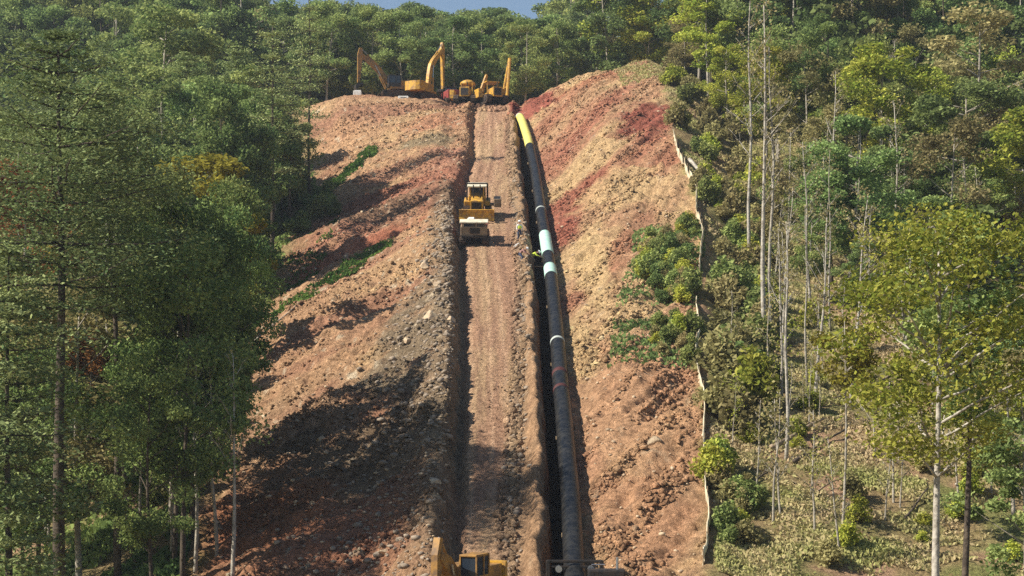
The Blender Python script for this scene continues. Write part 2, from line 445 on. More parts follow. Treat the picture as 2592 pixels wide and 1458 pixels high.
# ------------------------------------------------------------------ ground sheet
def axis(parts):
    o = []
    for a, b, st in parts: o += list(np.arange(a, b, st))
    return np.array(o + [parts[-1][1]])
gx = axis([(-420, -110, 12), (-110, -46, 1.6), (-46, -28, .45), (-28, 20, .17), (20, 34, .4), (34, 110, 1.4), (110, 420, 12)])
gy = axis([(-60, 40, 5), (40, 70, 1.5), (70, 135, .25), (135, 236, .33), (236, 262, .6), (262, 360, 3), (360, 700, 20), (700, 1500, 60)])
GX, GY = np.meshgrid(gx, gy)
GZ = H(GX.ravel(), GY.ravel()).reshape(GX.shape)
ny, nx = GX.shape
V = np.stack([GX, GY, GZ], -1).reshape(-1, 3)
idx = np.arange(nx * ny).reshape(ny, nx)
F = np.stack([idx[:-1, :-1], idx[:-1, 1:], idx[1:, 1:], idx[1:, :-1]], -1).reshape(-1, 4)
def soil_colour(X, Y):
    n = len(X)
    tanc = np.array([.46, .285, .165]); red = np.array([.34, .115, .08]); yel = np.array([.56, .40, .21]); gb = np.array([.25, .19, .125])
    pink = np.array([.40, .24, .155]); orange = np.array([.37, .20, .125])
    floor1 = np.array([.36, .27, .14]); floor2 = np.array([.24, .25, .09]); floor3 = np.array([.46, .30, .19])
    rl = roadL(Y); rr = roadR(Y); pxx = pipeX(Y); dl = feat(2, Y); bt = feat(9, Y)
    def mixc(c, d, t): return c * (1 - t[:, None]) + d * t[:, None]
    c = np.tile(tanc, (n, 1))
    # broad clay bands
    a2 = X * .88 - Y * .47; b2 = X * .47 + Y * .88
    a1 = X * .35 - Y * .94; b1 = X * .94 + Y * .35
    band = fbm(a2 / 4, b2 / 22, 101, 4)
    band1 = fbm(a1 / 3, b1 / 14, 103, 4)
    left = 1 - sst(-2, 0, X - rl); right = sst(0, 1, X - pxx)
    c = mixc(c, orange, left * sst(-.25, .4, band1))
    c = mixc(c, yel, right * sst(.05, .4, band) * .7)
    c = mixc(c, red, right * sst(-.05, .5, -band) * .55)
    c = mixc(c, yel, left * sst(.15, .5, fbm(X / 5, Y / 5, 110, 3)) * .45)
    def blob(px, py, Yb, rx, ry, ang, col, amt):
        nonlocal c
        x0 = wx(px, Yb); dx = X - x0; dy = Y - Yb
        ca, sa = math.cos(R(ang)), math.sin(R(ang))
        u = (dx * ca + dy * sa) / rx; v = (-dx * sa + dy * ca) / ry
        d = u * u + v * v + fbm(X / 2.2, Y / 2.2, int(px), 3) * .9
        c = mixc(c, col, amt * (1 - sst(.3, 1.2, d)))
    rd2 = np.array([.29, .10, .07])
    blob(900, 520, 165, 11, 12, 20, np.array([.36, .17, .115]), .75)
    blob(1130, 400, 178, 5, 14, 0, np.array([.38, .19, .13]), .7)
    blob(1500, 330, 190, 2.2, 16, -24, np.array([.37, .15, .10]), .75)
    blob(1590, 620, 138, 1.6, 10, -15, np.array([.42, .2, .12]), .8)
    blob(640, 1330, 92, 9, 12, 0, np.array([.30, .15, .09]), .8)
    blob(1645, 330, 183, 4.2, 10, -14, rd2, 1)
    blob(1600, 170, 220, 5, 5, 0, np.array([.42, .19, .12]), .8)
    blob(1440, 580, 150, 1.8, 7, -12, red, .9)
    blob(1450, 500, 160, 2.6, 9, -20, red, .85)
    blob(1350, 260, 218, 5.0, 9, 0, rd2 * 1.15, 1)
    blob(1500, 240, 216, 5, 5, 0, np.array([.42, .2, .11]), .6)
    blob(1560, 470, 158, 4, 8, -15, yel, .7)
    blob(1600, 560, 146, 3.5, 4, 0, orange, .6)
    blob(1500, 690, 134, 1.5, 12, 0, yel, .9)
    blob(1470, 900, 114, 1.2, 8, 0, yel, .8)
    blob(1650, 1000, 100, 4, 12, 0, np.array([.48, .27, .155]), .7)
    blob(1480, 1180, 93, 1.5, 3, 0, red, .6)
    blob(1560, 1150, 95, 3, 16, 0, np.array([.52, .31, .18]), .7)
    blob(1600, 1350, 84, 3, 8, 0, np.array([.48, .26, .15]), .7)
    blob(1120, 300, 208, 6, 5, 0, np.array([.42, .2, .12]), .7)
    blob(1060, 440, 172, 7, 7, 0, np.array([.38, .17, .11]), .8)
    blob(1110, 500, 162, 2, 4, 0, rd2, .6)
    blob(880, 590, 156, 9, 3.0, 15, np.array([.42, .165, .10]), .95)
    blob(870, 290, 208, 6, 9, 0, np.array([.52, .32, .18]), .6)
    blob(1000, 640, 141, 5, 6, 0, np.array([.54, .37, .2]), .6)
    blob(760, 960, 109, 6, 7, 0, np.array([.42, .28, .17]), .7)
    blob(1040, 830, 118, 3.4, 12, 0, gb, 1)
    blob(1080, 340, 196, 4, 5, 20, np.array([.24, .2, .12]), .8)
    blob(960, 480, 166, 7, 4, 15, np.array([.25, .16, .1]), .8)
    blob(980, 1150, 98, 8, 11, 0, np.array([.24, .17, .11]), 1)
    blob(900, 1330, 87, 6, 7, 0, np.array([.40, .18, .11]), .7)
    blob(650, 1280, 93, 5, 6, 0, np.array([.40, .17, .09]), .6)
    # rubble berm
    be = np.exp(-((X - (rl - 1.2)) / 1.5) ** 2) * sst(74, 84, Y) * (1 - sst(160, 175, Y))
    c = mixc(c, gb, be * .8)
    # road
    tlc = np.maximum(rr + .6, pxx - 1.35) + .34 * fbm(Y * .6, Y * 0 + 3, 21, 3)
    c = mixc(c, np.array([.085, .055, .04]), sst(.1, .35, X - tlc) * (1 - sst(-.3, 0, X - pxx)) * sst(66, 72, Y) * (1 - sst(219, 224, Y)))  # trench soil painted darker to stand in for the shade inside it
    road = sst(.1, .5, X - rl) * (1 - sst(-.4, 0, X - rr)) * (1 - sst(222, 228, Y))
    rc = mixc(np.tile(pink, (n, 1)), np.array([.46, .31, .185]), sst(-.1, .4, fbm(X / 1.3, Y / 12, 130, 3)))
    c = c * (1 - road[:, None]) + rc * road[:, None]
    for off, ww in ((.75, .10), (2.05, .07), (3.0, .1)):
        tr = road * np.exp(-((X - rl - off - .12 * fbm(Y / 8, Y * 0, 131)) / ww) ** 2) * .6
        c = mixc(c, np.array([.68, .46, .30]), tr)
    c = mixc(c, np.array([.30, .18, .12]), road * sst(.15, .45, fbm((X - rl) / .3, Y / 7, 133, 3)) * .7)
    sp = np.exp(-((X - (rr - .2)) / .6) ** 2) * (1 - sst(200, 215, Y))
    c = mixc(c, gb * 1.2, sp * .6)
    # stripes of dark humus under the lip of the bank
    # wet dark churned mud on the crest
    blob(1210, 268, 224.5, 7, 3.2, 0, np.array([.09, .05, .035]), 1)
    # speckle of stones and clods
    s1 = vnoise(X / .35, Y / .5, 140)
    c = c * (1 + (.5 * (s1 - .5) * (1 - road * .6)))[:, None]
    c = mixc(c, np.array([.60, .50, .36]), (sst(.86, .95, vnoise(X / .45, Y / .6, 141)) * (1 - road) * (.3 + .6 * left)))
    c = mixc(c, np.array([.16, .09, .06]), (sst(.80, .93, vnoise(X / .5, Y / .7, 142)) * (1 - road) * .5))
    # forest floor
    nn = fbm(X / 4, Y / 4, 150, 4)
    fl = np.tile(floor1, (n, 1)); fl = mixc(fl, floor2, sst(-.2, .4, nn)); fl = mixc(fl, floor3, sst(.05, .5, fbm(X / 3, Y / 3, 151, 3)))
    e1 = 1 - sst(-2.0, 1.2, X - dl + fbm(X / 2.5, Y / 2.5, 160, 3) * 2.2)
    e2 = sst(-.6, .8, X - bt + fbm(X / 2, Y / 2, 161, 3) * .8)
    e3 = 1 - sst(66, 74, Y); e4 = sst(246, 256, Y + fbm(X / 4, Y / 4, 162, 2) * 3)
    f = np.clip(np.maximum.reduce([e1, e2, e3, e4]), 0, 1)
    c = mixc(c, fl, f)
    return np.clip(c * (1 + .14 * (1 - f))[:, None], .01, .8)
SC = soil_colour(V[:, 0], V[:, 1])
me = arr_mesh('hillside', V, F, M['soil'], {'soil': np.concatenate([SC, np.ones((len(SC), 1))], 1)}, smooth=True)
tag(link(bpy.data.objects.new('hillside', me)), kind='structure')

# ------------------------------------------------------------------ leaves
def leaf_cards(C, S, N=None, aspect=.62, rng=RNG, tint=None, up=.0):
    """C (n,3) centres, S (n,) sizes -> verts, faces, tint"""
    n = len(C)
    if N is None:
        N = rng.normal(size=(n, 3)); N[:, 2] = N[:, 2] + up * np.sign(N[:, 2] + 1e-9)
    N = N / np.linalg.norm(N, axis=1)[:, None]
    A = rng.normal(size=(n, 3)); U = np.cross(N, A); U /= np.linalg.norm(U, axis=1)[:, None]
    W = np.cross(N, U)
    h = S[:, None] / 2
    Vv = np.stack([C - U * h, C - W * h * aspect + U * h * .1, C + U * h, C + W * h * aspect + U * h * .1], 1).reshape(-1, 3)
    Fv = np.arange(4 * n).reshape(n, 4)
    if tint is None: tint = rng.random(n)
    return Vv, Fv, np.repeat(tint, 4)

class Proto: pass
def limb(mb, a, b, r0, r1, n=6, sag=.0, seg=4, rng=random):
    a = Vector(a); b = Vector(b); L = (b - a).length
    pts = []
    for k in range(seg + 1):
        t = k / seg
        p = a.lerp(b, t) + Vector((rng.uniform(-1, 1), rng.uniform(-1, 1), rng.uniform(-.5, .5))) * L * .03 * (0 < k < seg)
        p.z += math.sin(t * PI) * sag * L
        pts.append(p)
    mb.tube(pts, [r0 + (r1 - r0) * k / seg for k in range(seg + 1)], n)
    return pts
def broadleaf(seed, h, rad, base, nclump, nleaf, ls, leafm, barkm, tr=.22, sparse=1.0, flatn=.75, lean=0, fork=False):
    rg = np.random.default_rng(seed); rd = random.Random(seed)
    mb = MB()
    top = Vector((lean * h, rd.uniform(-.02, .02) * h, h * .93))
    tp = []
    for k in range(8):
        t = k / 7
        tp.append(Vector((top.x * t + math.sin(t * 5 + seed) * .012 * h, top.y * t + math.cos(t * 4 + seed) * .01 * h, -1.0 + (top.z + 1.0) * t)))
    mb.tube(tp, [tr * (1.15 - .95 * (k / 7)) for k in range(8)], 8)
    def tpos(z):
        t = min(max((z + 1.0) / (top.z + 1.0), 0), 1) * 7; k = min(int(t), 6)
        return tp[k].lerp(tp[k + 1], t - k)
    Cs = []; Ts = []; Ss = []
    zc = (base + h) / 2; hz = (h - base) / 2
    for i in range(nclump):
        th = rg.uniform(0, 2 * PI); u = rg.uniform(-.95, 1); q = (rg.uniform(.25, 1)) ** .55
        pr = rad * math.sqrt(max(0, 1 - abs(u) ** 2.2)) * q * (1 + .25 * math.sin(3 * th + seed))
        c = Vector((math.cos(th) * pr, math.sin(th) * pr, zc + u * hz * .93)) + Vector((tpos(zc + u * hz).x, 0, 0))
        cr = rad * rg.uniform(.17, .34)
        if i % 2 == 0 or sparse < .7:
            st = tpos(max(base * .6, c.z - rd.uniform(.25, .55) * (pr + 1.5)))
            limb(mb, st, c, tr * .33, tr * .07, 5)
        k = int(nleaf / nclump * rg.uniform(.6, 1.4) * sparse)
        g = rg.normal(size=(k, 3)); g /= np.linalg.norm(g, axis=1)[:, None]
        g *= (rg.random(k) ** .45)[:, None]
        g = g * np.array([cr * 1.25, cr * 1.25, cr * flatn])
        g += np.array(c)
        Cs.append(g); Ss.append(rg.uniform(.65, 1.25, k) * ls)
        Ts.append(np.clip(rg.normal(rg.uniform(.1, .8), .3, k), 0, 1))
    C = np.concatenate(Cs); S = np.concatenate(Ss); T = np.concatenate(Ts)
    Vv, Fv, Tv = leaf_cards(C, S, rng=rg, tint=T, up=.4)
    p = Proto()
    bmesh.ops.recalc_face_normals(mb.bm, faces=mb.bm.faces[:])
    p.trunk = bpy.data.meshes.new('trunk'); mb.bm.to_mesh(p.trunk); mb.bm.free(); p.trunk.materials.append(barkm)
    for q in p.trunk.polygons: q.use_smooth = True
    p.crown = arr_mesh('crown', Vv, Fv, leafm, {'tint': Tv})
    p.h = h
    return p
def pine(seed, h, rad, base, nwh, nleaf, ls, leafm, barkm, tr=.25, dens=1):
    """old pine: bare dark trunk, irregular tiers of flat foliage plates"""
    rg = np.random.default_rng(seed); rd = random.Random(seed); mb = MB()
    tp = [Vector((math.sin(k * .9 + seed) * .02 * h * .3, math.cos(k * 1.1) * .05, -1.2 + (h + 1.0) * k / 9)) for k in range(10)]
    mb.tube(tp, [tr * (1.1 - 1.0 * (k / 9)) + .02 for k in range(10)], 8)
    Cs = []; Ts = []
    for i in range(nwh):
        t = i / (nwh - 1); z = base + (h - base) * (t ** .92)
        rr = rad * (1 - t ** 2.4) ** .6 * (.5 + .6 * rd.random()) + .5
        if t < .15: rr *= .6 + .4 * rd.random()
        nb = rd.randint(4, 6)
        a0 = rd.uniform(0, 6.28)
        for b in range(nb):
            if rd.random() < .12: continue
            a = a0 + b * 2 * PI / nb + rd.uniform(-.3, .3); L = rr * rd.uniform(.55, 1.1)
            end = Vector((math.cos(a) * L, math.sin(a) * L, z + L * rd.uniform(.0, .28)))
            pts = limb(mb, (0, 0, z), end, tr * .22, .02, 4, sag=-.04)
            k = int(nleaf / (nwh * nb) * rd.uniform(.7, 1.3) * (L / rad + .2) * 1.5)
            tt = rg.uniform(.28, 1.05, k)
            wid = .22 * L * (1.1 - np.abs(tt - .65)) + .15
            off = rg.normal(size=(k, 3)) * np.stack([wid, wid, wid * .28], 1)
            base_p = np.array([0, 0, z]) + (np.array(end) - np.array([0, 0, z])) * tt[:, None]
            Cs.append(base_p + off); Ts.append(np.clip(rg.normal(rd.uniform(.25, .75), .2, k), 0, 1))
    C = np.concatenate(Cs); T = np.concatenate(Ts)
    Vv, Fv, Tv = leaf_cards(C, rg.uniform(.7, 1.3, len(C)) * ls, rng=rg, tint=T, up=1.0, aspect=.45)
    p = Proto(); bmesh.ops.recalc_face_normals(mb.bm, faces=mb.bm.faces[:])
    p.trunk = bpy.data.meshes.new('trunk'); mb.bm.to_mesh(p.trunk); mb.bm.free(); p.trunk.materials.append(barkm)
    for q in p.trunk.polygons: q.use_smooth = True
    p.crown = arr_mesh('crown', Vv, Fv, leafm, {'tint': Tv}); p.h = h
    return p
def bare(seed, h, tr, nl, barkm, leafm=None, nleaf=0, start=.45, lean=0, spread=.16, ls=.25):
    rg = np.random.default_rng(seed); rd = random.Random(seed); mb = MB(); tw = mb
    tp = [Vector((lean * h * (k / 8) + math.sin(k * 1.3 + seed) * .006 * h, math.cos(k + seed) * .006 * h, -.6 + (h + .6) * k / 8)) for k in range(9)]
    mb.tube(tp, [tr * (1.1 - .98 * k / 8) + .012 for k in range(9)], 7)
    Cs = []
    for i in range(nl):
        t = start + (1 - start) * (i + rd.random()) / nl; t = min(t, .98)
        k = int(t * 8); p0 = tp[k].lerp(tp[min(k + 1, 8)], t * 8 - k)
        a = rd.uniform(0, 6.28); L = h * spread * rd.uniform(.5, 1.2) * (1.25 - t)
        e = p0 + Vector((math.cos(a) * L, math.sin(a) * L, L * rd.uniform(.7, 1.5)))
        pts = limb(tw, p0, e, tr * .28 * (1.3 - t) + .01, .012, 4, seg=3)
        for q in range(3):
            s0 = p0.lerp(e, rd.uniform(.3, .8)); a2 = a + rd.uniform(-1, 1); l2 = L * rd.uniform(.25, .5)
            e2 = s0 + Vector((math.cos(a2) * l2, math.sin(a2) * l2, l2 * rd.uniform(.4, 1.3)))
            limb(tw, s0, e2, tr * .1 + .008, .01, 3, seg=2)
            if nleaf:
                kk = max(1, int(nleaf / nl / 3)); Cs.append(np.array(e2) + rg.normal(size=(kk, 3)) * (.09 * L + .22))
    p = Proto()
    def fin(b, nm):
        bmesh.ops.recalc_face_normals(b.bm, faces=b.bm.faces[:])
        me = bpy.data.meshes.new(nm); b.bm.to_mesh(me); b.bm.free(); me.materials.append(barkm)
        for q in me.polygons: q.use_smooth = True
        return me
    p.trunk = fin(mb, 'trunk')
    p.crown = None
    if nleaf:
        C = np.concatenate(Cs); Vv, Fv, Tv = leaf_cards(C, rg.uniform(.6, 1.2, len(C)) * ls, rng=rg)
        p.crown = arr_mesh('crown', Vv, Fv, leafm, {'tint': Tv})
    p.h = h
    return p
def place(p, name, label, cat, loc, s=1.0, rz=None, group=None, sxy=None, tilt=(0, 0)):
    o = empty(name, loc); o.rotation_euler = (tilt[0], tilt[1], random.uniform(0, 6.28) if rz is None else rz)
    sxy = sxy or s
    o.scale = (sxy, sxy, s)
    link(bpy.data.objects.new('trunk', p.trunk), o)
    if getattr(p, 'twigs', None): link(bpy.data.objects.new('branches', p.twigs), o)
    if p.crown: link(bpy.data.objects.new('crown', p.crown), o)
    tag(o, label, cat, group)
    return o
def place_px(p, name, label, cat, px, Y, top_py, rz=None, group=None, wide=1.0, tilt=(0, 0)):
    """tree standing at depth Y under column px, its top reaching row top_py"""
    g = G(px, Y, -.1); zt = wz(top_py, Y); s = (zt - g.z) / p.h
    return place(p, name, label, cat, g, s, rz, group, s * wide, tilt)

# prototypes -------------------------------------------------------
B = {}
B['nmid'] = [broadleaf(111 + i, 19, 4.4, 4.5, 44, 13000, .28, M['Lmid'], M['barkgrey'], .17) for i in range(2)]
B['ndark'] = [broadleaf(121 + i, 19, 4.2, 5.0, 44, 13000, .28, M['Ldark'], M['barkdark'], .17) for i in range(2)]
B['nair'] = [broadleaf(151 + i, 19, 3.6, 6.5, 34, 5200, .27, M['Ldark' if i else 'Lmid'], M['barkgrey'], .14) for i in range(3)]
B['nyel'] = [broadleaf(131, 16, 3.4, 4.0, 44, 11000, .2, M['Lyel'], M['barkgrey'], .14)]
NL = 15000
B['airy'] = [broadleaf(141 + i, 19, 3.4, 9.0, 34, 3600, .34, M['Lmid' if i else 'Lyel'], M['barkwhite'], .15) for i in range(3)]
B['mid'] = [broadleaf(11 + i, 20, 4.6, 5.0, 46, NL, .36, M['Lmid'], M['barkgrey'], .2) for i in range(3)]
B['dark'] = [broadleaf(21 + i, 20, 4.4, 5.5, 42, NL, .36, M['Ldark'], M['barkdark'], .2) for i in range(2)]
B['blue'] = [broadleaf(31 + i, 18, 4.4, 4.0, 44, NL, .36, M['Lblue'], M['barkgrey'], .19) for i in range(2)]
B['yel'] = [broadleaf(41 + i, 17, 3.9, 4.5, 40, 11000, .36, M['Lyel'], M['barkgrey'], .17) for i in range(2)]
B['auto'] = [broadleaf(51, 14, 3.4, 4.0, 34, 9000, .34, M['Lauto'], M['barkgrey'], .15)]
B['rust'] = [broadleaf(61, 14, 3.4, 4.0, 30, 6500, .32, M['Lrust'], M['barkgrey'], .15)]
B['olive'] = [broadleaf(71 + i, 15, 3.7, 4.0, 36, 6500, .32, M['Lolive'], M['barkgrey'], .15) for i in range(2)]
B['pine'] = [pine(81 + i, 26, 4.6, 8, 20, 17000, .34, M['Lpine'], M['barkdark'], .24) for i in range(3)]
B['hero'] = [pine(88, 26, 5.0, 14.6, 15, 24000, .20, M['Lpine'], M['barkdark'], .24)]
B['bare'] = [bare(91 + i, 18, .15, 16, M['barkwhite'], M['Lolive'], 420) for i in range(3)]
B['sap'] = [bare(101 + i, 6, .05, 9, M['barkgrey'], M['Lyel' if i % 2 else 'Lolive'], 260, .3, ls=.2) for i in range(3)]
# ------------------------------------------------------------------ named trees of the picture
LF = 'left slope forest'
place_px(B['hero'][0], 'pine_tree', 'tallest dark pine with long bare black trunk at the far left foreground', 'pine tree', 152, 84, 95, group='foreground pines', wide=1.1)
place_px(pine(89, 26, 4.4, 15.5, 13, 17000, .2, M['Lpine'], M['barkdark'], .2), 'pine_tree', 'second dark pine with thin black trunk just right of the tallest pine', 'pine tree', 305, 90, 250, group='foreground pines', wide=.95, tilt=(0, R(1.5)))
place_px(B['pine'][2], 'pine_tree', 'dark pine on the bottom left, lower than the two tall pines', 'pine tree', 20, 78, 640, group='foreground pines', wide=1.0)
thin = pine(301, 26, 3.0, 10, 13, 3800, .34, M['Lpine'], M['barkdark'], .2)
place_px(thin, 'pine_tree', 'slim dark pine with bare black trunk standing in front of the pale left dirt shoulder', 'pine tree', 783, 182, -60, wide=.8)
place_px(thin, 'pine_tree', 'slim dark pine leaning over the shaded upper left bank', 'pine tree', 735, 170, 190, rz=4, wide=1.3)
place_px(thin, 'pine_tree', 'slim dark pine crowded among dark trunks left of the dirt shoulder', 'pine tree', 690, 160, 60, rz=2, wide=1.1)
place_px(B['auto'][0], 'broadleaf_tree', 'rounded golden yellow tree glowing amid the left forest', 'tree', 535, 128, 395, wide=1.15)
place_px(B['nmid'][0], 'broadleaf_tree', 'light green leafy tree at the dirt edge below the golden tree', 'tree', 490, 100, 560, wide=.85)
place_px(B['nmid'][1], 'broadleaf_tree', 'leafy green tree whose crown touches the shaded rubble slope', 'tree', 440, 92, 760, wide=.8)
place_px(B['ndark'][0], 'broadleaf_tree', 'dark green tree on the lower left edge of the shaded dirt', 'tree', 380, 84, 900, wide=.9)
place_px(B['rust'][0], 'broadleaf_tree', 'rusty red leaved tree beside the tallest pine trunk', 'tree', 70, 118, 400, wide=.9)
place_px(B['mid'][0], 'broadleaf_tree', 'big green tree crowning the middle of the left forest', 'tree', 420, 196, 20, wide=1.2)
place_px(bare(401, 14, .13, 12, M['barkwhite'], M['Lolive'], 60, .5), 'bare_tree', 'forked pale bare tree rising at the left edge of the shaded dirt', 'tree', 592, 86, 900, rz=1)
place_px(bare(402, 14, .12, 12, M['barkgrey'], M['Lolive'], 60, .5, lean=-.04), 'bare_tree', 'grey bare tree leaning beside the forked pale bare tree', 'tree', 548, 90, 860, rz=0)
place_px(bare(403, 12, .10, 9, M['barkgrey'], M['Lmid'], 160, .5), 'bare_tree', 'thin grey bare stem nearest the dark foreground leaves on the left', 'tree', 495, 88, 880, rz=2)
# right side
place_px(B['yel'][0], 'broadleaf_tree', 'bright yellow green tree at the top of the right bank', 'tree', 1790, 206, -40, wide=1.35)
place_px(B['yel'][1], 'broadleaf_tree', 'lower yellow green tree leaning over the brown brush right of the bank top', 'tree', 1840, 190, 110, wide=1.1)
place_px(B['yel'][1], 'broadleaf_tree', 'bright lime green crown in the middle of the right forest', 'tree', 2235, 158, 110, rz=1, wide=1.15)
place_px(B['blue'][0], 'broadleaf_tree', 'large deep green tree right of the lime green crown', 'tree', 2430, 150, 200, rz=1, wide=1.35)
place_px(B['olive'][0], 'broadleaf_tree', 'brownish olive tree at the top right corner', 'tree', 2480, 175, 20, wide=1.3)
place_px(B['dark'][1], 'broadleaf_tree', 'very dark tree between the pale trunks and the lime green crown', 'tree', 2085, 172, 60, wide=1.0)
place_px(B['mid'][1], 'broadleaf_tree', 'green tree behind the two tall pale trunks', 'tree', 1975, 178, 60, wide=1.1)
tallb = bare(411, 26, .17, 20, M['barkwhite'], M['Lolive'], 500, .42, spread=.13)
place_px(tallb, 'bare_tree', 'tallest pale bare trunk standing right of the silt fence', 'tree', 1898, 140, -20, rz=0)
place_px(bare(412, 24, .17, 18, M['barkwhite'], M['Lolive'], 400, .42, spread=.13), 'bare_tree', 'pale tall trunk in the close pair, the left one', 'tree', 1934, 118, 10, rz=1)
place_px(bare(413, 24, .15, 16, M['barkgrey'], M['Lolive'], 400, .45, spread=.12), 'bare_tree', 'pale tall trunk in the close pair, the right one', 'tree', 1952, 118, 120, rz=2)
place_px(bare(414, 14, .11, 8, M['barkwhite'], M['Lolive'], 120, .6, spread=.10), 'bare_tree', 'straight pale pole of a tree alone on the open right slope', 'tree', 1991, 95, 560, rz=0)
place_px(bare(415, 13, .08, 8, M['barkwhite'], M['Lolive'], 100, .5, spread=.1), 'bare_tree', 'thin white stem on the skyline of the wood above the red bank', 'tree', 1497, 262, 40, rz=0)
place_px(bare(416, 15, .09, 9, M['barkgrey'], M['Lolive'], 200, .5, spread=.12), 'bare_tree', 'thin grey stem right of the straight pale pole', 'tree', 2040, 108, 520, rz=0)
place_px(bare(417, 18, .10, 9, M['barkgrey'], M['Lolive'], 200, .5, spread=.12), 'bare_tree', 'grey stem high on the right slope under the dark tree', 'tree', 2100, 125, 380, rz=0)
place_px(broadleaf(431, 21, 4.4, 11.2, 62, 13500, .21, M['Lyel'], M['barkwhite'], .19), 'broadleaf_tree', 'large yellow green tree with pale forked trunk on the lower right', 'tree', 2388, 64, 520, rz=.5)
place_px(broadleaf(432, 18, 2.6, 10.5, 30, 4200, .25, M['Lmid'], M['barkdark'], .15), 'broadleaf_tree', 'dark trunked green tree just behind the pale forked one', 'tree', 2450, 67, 560, rz=.5)
place_px(broadleaf(433, 13, 2.0, 8.4, 22, 2600, .25, M['Lauto'], M['barkgrey'], .09), 'broadleaf_tree', 'small yellowing tree left of the large forked one', 'tree', 2135, 84, 770, rz=.5, wide=.9)
place_px(broadleaf(434, 10, 2.6, 2.0, 30, 6500, .25, M['Lblue'], M['barkgrey'], .1), 'broadleaf_tree', 'low green tree in the bottom right corner', 'tree', 2590, 76, 1060, rz=.5, wide=1.0)

for px_, Y_, tp_, k_, i_, lb_ in ((655, 166, 240, 'dark', 0, 'dark tree at the wood edge throwing a long shadow onto the upper left dirt'), (700, 173, 215, 'mid', 2, 'green tree at the wood edge right beside the left shoulder grass'), (610, 152, 330, 'dark', 1, 'dark tree above the small red dirt tongue on the left'), (600, 178, 120, 'pine', 1, 'dark pine behind the trees of the left wood edge'),
        (470, 104.5, 640, 'mid', 1, 'green tree shading the lower left rubble'), (560, 103.5, 760, 'dark', 0, 'dark low tree right at the lower left dirt edge')):
    place_px(B[k_][i_], 'pine_tree' if k_ == 'pine' else 'broadleaf_tree', lb_, 'pine tree' if k_ == 'pine' else 'tree', px_, Y_, tp_)
# ------------------------------------------------------------------ the woods
HERO = [(152, 84), (305, 90), (20, 78), (783, 182), (690, 160), (535, 128), (505, 102), (440, 92), (380, 84), (70, 118), (2388, 64), (2450, 67), (1790, 206), (2235, 158), (2430, 150)]
HXY = [(wx(a, b), b) for a, b in HERO]
def near_hero(x, y, d=3.2): return any((x - a) ** 2 + (y - b) ** 2 < d * d for a, b in HXY)
ALLOW_Y = [70, 83, 85, 86.5, 96, 97.5, 99.5, 101.5, 109.5, 111.5, 146, 149, 157, 159, 165, 167, 178, 184, 192, 200, 245]
ALLOW_P = [1400, 1350, 800, 1350, 1350, 760, 760, 1230, 1210, 620, 660, 1080, 1070, 740, 740, 1060, 1040, 980, 820, 750, 740]
TAN = math.tan(R(SUN_EL))
def hlimit(x, y):
    best = 99
    for dy in (-3, 0, 3):
        pa = np.interp(y + dy, ALLOW_Y, ALLOW_P); xa = wx(pa, y + dy)
        if xa <= x: return 0
        hl = (xa - x - 2.5) * TAN + float(base_h(np.array([xa]), np.array([y + dy]))[0] - base_h(np.array([x]), np.array([y]))[0])
        best = min(best, hl)
    return best
LAB = {
 'nair': 'slim airy broadleaf tree', 'nmid': 'green broadleaf tree', 'ndark': 'dark green broadleaf tree', 'nyel': 'yellow green broadleaf tree', 'airy': 'thin crowned pale trunked tree', 'mid': 'green broadleaf tree', 'dark': 'dark green broadleaf tree', 'blue': 'cool green broadleaf tree', 'yel': 'yellow green broadleaf tree',
 'auto': 'golden autumn tree', 'rust': 'rusty brown tree', 'olive': 'olive brown thin leaved tree', 'pine': 'tall dark green pine', 'bare': 'pale bare stemmed tree'}
TREE_N = 0
FAR = []          # (prototype, matrix) of the least visible trees, built as one far wood
# the trees that show largest stand alone; the rest join the far wood
ALONE = set([1, 2, 3, 4, 5, 6, 7, 8, 9, 10, 11, 13, 14, 15, 16, 17, 18, 19, 21, 24, 25, 28, 29, 30, 31, 33, 35, 38, 39, 41, 45, 46, 47, 51, 52, 54, 55, 56, 57, 62,
    68, 72, 73, 75, 76, 77, 82, 83, 84, 88, 89, 90, 91, 93, 96, 99, 100, 102, 107, 114, 115, 119, 121, 126, 127, 128, 134, 135, 139, 140, 142, 146, 148, 149,
    151, 154, 158, 159, 160, 163, 168, 169, 174, 175, 176, 177, 178, 179, 180, 181, 182, 183, 184, 186, 187, 188, 189, 190, 191, 192, 193, 194, 197, 198, 199,
    200, 201, 202, 203, 204, 205, 206, 209, 210, 211, 212, 213, 214, 215, 216, 223, 225, 226, 227, 228, 236, 237, 240, 241, 246, 248, 251, 262, 265, 267, 272,
    273, 275, 276, 293, 303, 317, 325, 326, 327, 329, 331, 332, 333, 335, 337, 338, 339, 340, 341, 342, 343, 344, 345, 346, 347, 352, 355, 362, 376, 415, 416,
    418, 422, 423, 425, 426, 428, 429, 432, 434, 437, 444, 445, 446, 449, 452, 458, 461, 468, 475, 476, 477, 478, 479, 480, 481, 482, 483, 484, 485, 486, 487,
    488, 489, 490, 493, 494, 495, 496, 497, 501, 505, 506, 512, 514, 523, 539, 548, 549, 556, 615, 616, 617, 618, 619, 620, 621, 622, 623, 624, 625, 626, 627,
    628, 629, 630, 631, 632, 633, 635, 636, 637, 639, 640, 641, 642, 643, 644, 645, 646, 647, 648, 649, 651, 652, 654, 655, 656, 657, 658, 659, 660, 661, 662,
    663, 664, 665, 667, 668, 670, 671, 672, 673, 674, 676, 677, 678, 680, 681, 684, 685, 686, 687, 688, 690, 691, 692, 693, 694, 695, 696, 697, 698, 699])
